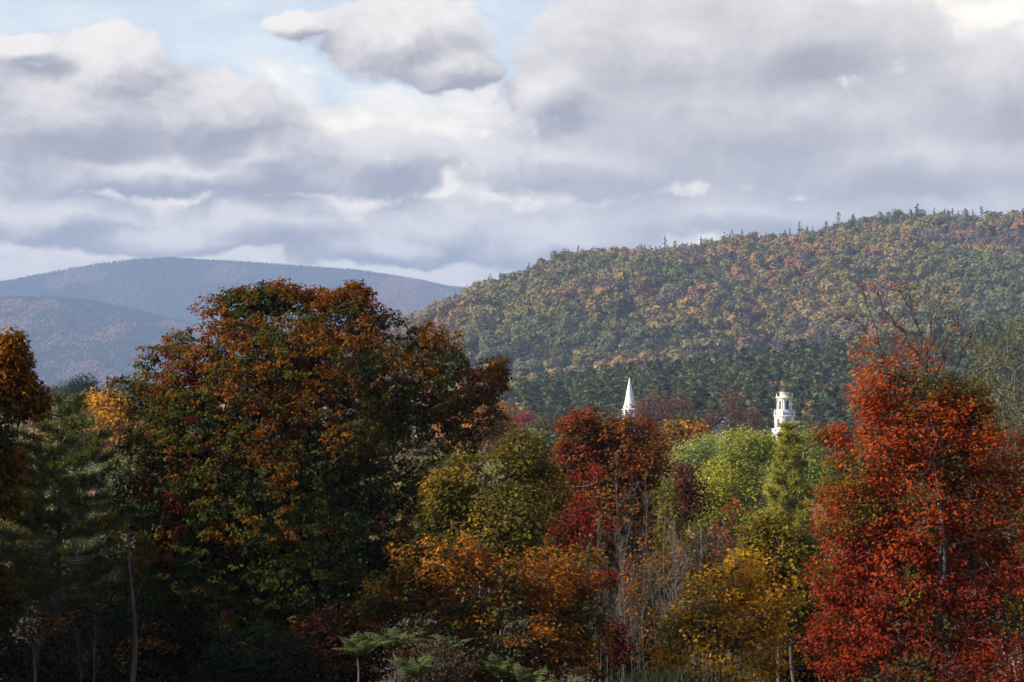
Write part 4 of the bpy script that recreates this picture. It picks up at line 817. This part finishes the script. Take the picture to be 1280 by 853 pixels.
SAP = [(745, 640, 24, 'short grey bare sapling left of the others beside scarlet maple'), (774, 590, 26, 'tallest whitish bare sapling in front of the rust maple'), (791, 604, 24, 'tall grey bare sapling just right of the tallest whitish one'), (813, 628, 24, 'grey bare sapling in the middle of the leafless thicket'), (836, 612, 22, 'pale bare sapling in front of the slim birch'), (858, 650, 26, 'bare sapling at the right side of the leafless thicket'), (880, 660, 24, 'twiggy bare sapling above the golden yellow sapling'), (800, 690, 30, 'low twiggy sapling with a few orange leaves in the thicket'), (770, 700, 28, 'low grey sapling behind the crimson sapling'), (830, 700, 30, 'low bushy sapling with scattered orange leaves')]
for k, (px, top, sp, lab) in enumerate(SAP):
    lv = k in (7, 9); bare_sapling('bare_sapling', lab, 57 + (k * 3) % 10, px, top, sp, 'leafless saplings in the thicket', 80 + k, GREYBARK if k < 6 else DARKBARK, [(.36, .16, .015), (.3, .1, .012)], 420 if lv else 60, .09, 3, .013, lev0=3)
for k, (px, top, lab) in enumerate([(905, 645, 'pinkish red leaved thin sapling above the golden sapling'), (922, 660, 'thin red brown sapling right of the pinkish one'), (888, 690, 'thin sapling with dull red leaves behind the golden sapling')]):
    bare_sapling('red_sapling', lab, 60 + 2 * k, px, top, 34, 'thin red leaved saplings', 95 + k, DARKBARK, [(.24, .05, .03), (.26, .09, .03)], 620, .11, 3, .02)
# dark understorey at the lower left
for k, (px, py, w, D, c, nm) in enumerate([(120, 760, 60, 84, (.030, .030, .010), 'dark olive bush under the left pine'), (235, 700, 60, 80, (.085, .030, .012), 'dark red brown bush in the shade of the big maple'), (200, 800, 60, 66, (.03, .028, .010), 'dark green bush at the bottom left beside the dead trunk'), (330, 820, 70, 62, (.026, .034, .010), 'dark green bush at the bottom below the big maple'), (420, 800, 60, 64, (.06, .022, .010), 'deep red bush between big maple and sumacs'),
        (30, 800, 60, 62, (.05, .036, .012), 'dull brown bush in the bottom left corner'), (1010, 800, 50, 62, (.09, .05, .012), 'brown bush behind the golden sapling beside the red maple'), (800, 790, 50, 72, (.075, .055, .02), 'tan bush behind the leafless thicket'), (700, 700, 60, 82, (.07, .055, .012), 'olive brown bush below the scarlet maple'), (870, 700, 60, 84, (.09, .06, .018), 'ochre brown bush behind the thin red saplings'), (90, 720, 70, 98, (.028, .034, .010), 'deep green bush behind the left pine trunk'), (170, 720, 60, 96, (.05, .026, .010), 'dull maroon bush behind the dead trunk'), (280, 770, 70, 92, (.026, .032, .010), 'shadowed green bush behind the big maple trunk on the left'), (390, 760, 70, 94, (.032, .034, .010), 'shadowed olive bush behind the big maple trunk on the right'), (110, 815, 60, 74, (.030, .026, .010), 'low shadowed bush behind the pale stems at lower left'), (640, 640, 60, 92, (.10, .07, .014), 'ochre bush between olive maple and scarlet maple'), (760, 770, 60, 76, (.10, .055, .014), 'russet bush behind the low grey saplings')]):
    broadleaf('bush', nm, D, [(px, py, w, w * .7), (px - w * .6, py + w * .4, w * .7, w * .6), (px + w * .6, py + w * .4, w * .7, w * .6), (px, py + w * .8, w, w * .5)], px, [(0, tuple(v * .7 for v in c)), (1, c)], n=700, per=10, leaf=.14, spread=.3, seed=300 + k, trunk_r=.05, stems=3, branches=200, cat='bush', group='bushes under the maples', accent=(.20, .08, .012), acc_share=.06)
bare_sapling('dead_tree', 'tall dead grey trunk with short broken twigs at lower left', 60, 160, 640, 30, None, 120, DARKBARK, None, 0, .1, 1, .11, depth=3)
bare_sapling('dead_tree', 'broken dead snag with stubby side twigs in the bottom left corner', 56, 41, 800, 40, None, 121, DARKBARK, None, 0, .1, 1, .08, depth=3)
bare_sapling('bare_sapling', 'thin pale bare stem in the shade right of the left snag', 58, 113, 775, 12, 'pale stems in the lower left shade', 122, DARKBARK, None, 0, .1, 2, .03, depth=3)

# ------------------------------------------------------------------ sumacs, goldenrod and reeds along the bottom edge
def sumac(label, D, px, top, seed, nf=8, size=.54):
    r = np.random.default_rng(seed); x = (px - 640) * K * D; g = float(ground(x, D)); h = EYE - (top - HY) * K * D - g - size * .62; root = empty('sumac', (x, D, g), label, 'sumac', 'sumacs along the bottom edge')
    m = MB(); o = np.array([x, D, g + h]); path_tube(m, wobble([x - .1, D, g - .1], o, 8, .05, r), .03, .014, 6); m.build('stem', BARK, root, (x, D, g))
    for k in range(nf):
        a = k * 2.4 + r.uniform(-.3, .3); el = r.uniform(.85, 1.45); L = size * r.uniform(.8, 1.15); n = 15; t = np.linspace(0, 1, n)[:, None]; hd = np.array([math.cos(a), math.sin(a), 0])
        P = o + hd * (L * math.cos(el) * t + .18 * L * t ** 2) + np.array([0, 0, 1]) * (L * math.sin(el) * t - .38 * L * t ** 2.2); fm = MB(); path_tube(fm, P, .007, .003, 4, 1); fm.c = [np.full((len(fm.v[0]), 3), (.10, .11, .04))]
        T = unit(np.gradient(P, axis=0)); side = unit(np.cross(T, [0, 0, 1.0])); c = np.array((.105, .125, .045)) * r.uniform(.75, 1.25)
        for s in (-1, 1):
            q = P[2:]; d = side[2:] * s + T[2:] * .45 + np.array([0, 0, -.35]) + r.normal(0, .1, (n - 2, 3)); ll = L * .24 * np.sin(pi * (np.linspace(.18, .96, n - 2))) ** .6 + .02
            scatter(fm, (DIA[0] * np.array([.42, 1, 1]), DIA[1]), q, d, np.cross(d, T[2:]) * s + np.array([0, 0, .6]), ll, c * r.uniform(.8, 1.2, (n - 2, 1)))
        scatter(fm, (DIA[0] * np.array([.42, 1, 1]), DIA[1]), P[-1:], T[-1:], np.array([[0, 0, 1.0]]), .1, c[None])
        fm.build('frond', LEAF, root, (x, D, g))
for a in [('pale green sumac furthest left along the bottom edge', 30, 447, 795, 1, 9), ('tallest pale sumac with an upright centre frond', 30.5, 492, 786, 2, 9), ('low sumac between the tallest sumac and the dry goldenrod', 29, 520, 822, 3, 8), ('small sumac behind the dry goldenrod', 32, 560, 795, 4, 7, .42), ('sumac at the bottom under the orange maple', 29, 628, 822, 5, 8), ('low sumac rosette right of the one under the orange maple', 28.5, 662, 838, 6, 8), ('lowest sumac frond near the reeds', 28, 706, 846, 7, 7)]: sumac(*a)
def goldenrod(label, D, px, top, spx, seed):
    r = np.random.default_rng(seed); x = (px - 640) * K * D; g = float(ground(x, D)); H = EYE - (top - HY) * K * D - g; root = empty('dry_goldenrod', (x, D, g), label, 'dry weed'); st = MB(); P = []
    for k in range(16):
        b = np.array([x + r.normal(0, .12), D + r.normal(0, .2), g - .05]); e = np.array([x + r.normal(0, .5) * spx * K * D, D + r.normal(0, .3), g + H * r.uniform(.75, 1)]); W = wobble(b, e, 8, .05, r); path_tube(st, W, .008, .004, 4)
        for t in range(4, 8):
            for _ in range(7): P.append(W[t] + r.normal(0, .07, 3))
    st.build('stem', BARK, root, (x, D, g)); P = np.array(P); M = len(P) * 5; q = np.repeat(P, 5, 0) + r.normal(0, .04, (M, 3)); cm = MB(); c = np.array([(.09, .06, .04), (.12, .09, .06), (.06, .04, .027)])[r.integers(0, 3, M)]
    scatter(cm, DIA, q, r.normal(0, 1, (M, 3)), r.normal(0, 1, (M, 3)), .055 * r.uniform(.6, 1.3, M), c); cm.build('seed_head', LEAF, root, (x, D, g))
goldenrod('dry brown goldenrod between the sumacs at the bottom edge', 30, 545, 800, 60, 5)
def reeds():
    r = np.random.default_rng(9); mb = MB(); n = 1100; D = r.uniform(33, 48, n); px = r.normal(828, 26, n); x = (px - 640) * K * D; P = np.stack([x, D, ground(x, D) - .05], -1); d = np.stack([r.normal(0, .22, n), r.normal(0, .22, n), np.ones(n)], -1)
    for k in range(2):
        scatter(mb, (BLADE[0] * np.array([.35, 1, 1.0]), BLADE[1]), P + r.normal(0, .05, (n, 3)) * [1, 1, 0], d, r.normal(0, 1, (n, 3)), 0.95 * r.uniform(.25, 1.0, n), np.array((.03, .040, .014)) * r.uniform(.6, 1.5, (n, 1)))
    tag(mb.build('reed_grass', NEEDLE), 'green reedy grass at the bottom edge below the golden sapling', 'grass', kind='stuff')
reeds()

# unseen trees added left of frame and behind the camera to shade the foreground
def added_shade_wood():
    r = np.random.default_rng(77); mass = MB()
    spots = [(-26, 44), (-33, 52), (-30, 62), (-38, 66), (-34, 74), (-42, 80), (-36, 90), (-46, 58), (-24, 34), (-29, 38), (-44, 46), (-50, 72), (-40, 100), (-52, 92)]
    spots += [(x + r.uniform(-2, 2), y + r.uniform(-3, 3)) for y in (-22, -34) for x in np.arange(-60, 61, 9)]
    for x, y in spots:
        g = float(ground(x, y)); h = r.uniform(17, 23) if y > 0 else r.uniform(12, 17); mb = far_hardwood(r, h, h * .62, 900, np.array((.05, .06, .015))); V = np.concatenate(mb.v) + np.array([x, y, g])
        mass.v.append(V); mass.c.append(np.concatenate(mb.c))
        for f in mb.f: mass.f.append(f + mass.n)
        mass.n += len(V)
    tag(mass.build('added_shade_wood', LEAF), 'unseen trees added around the viewpoint to shade the near trees', 'forest', kind='stuff')
added_shade_wood()
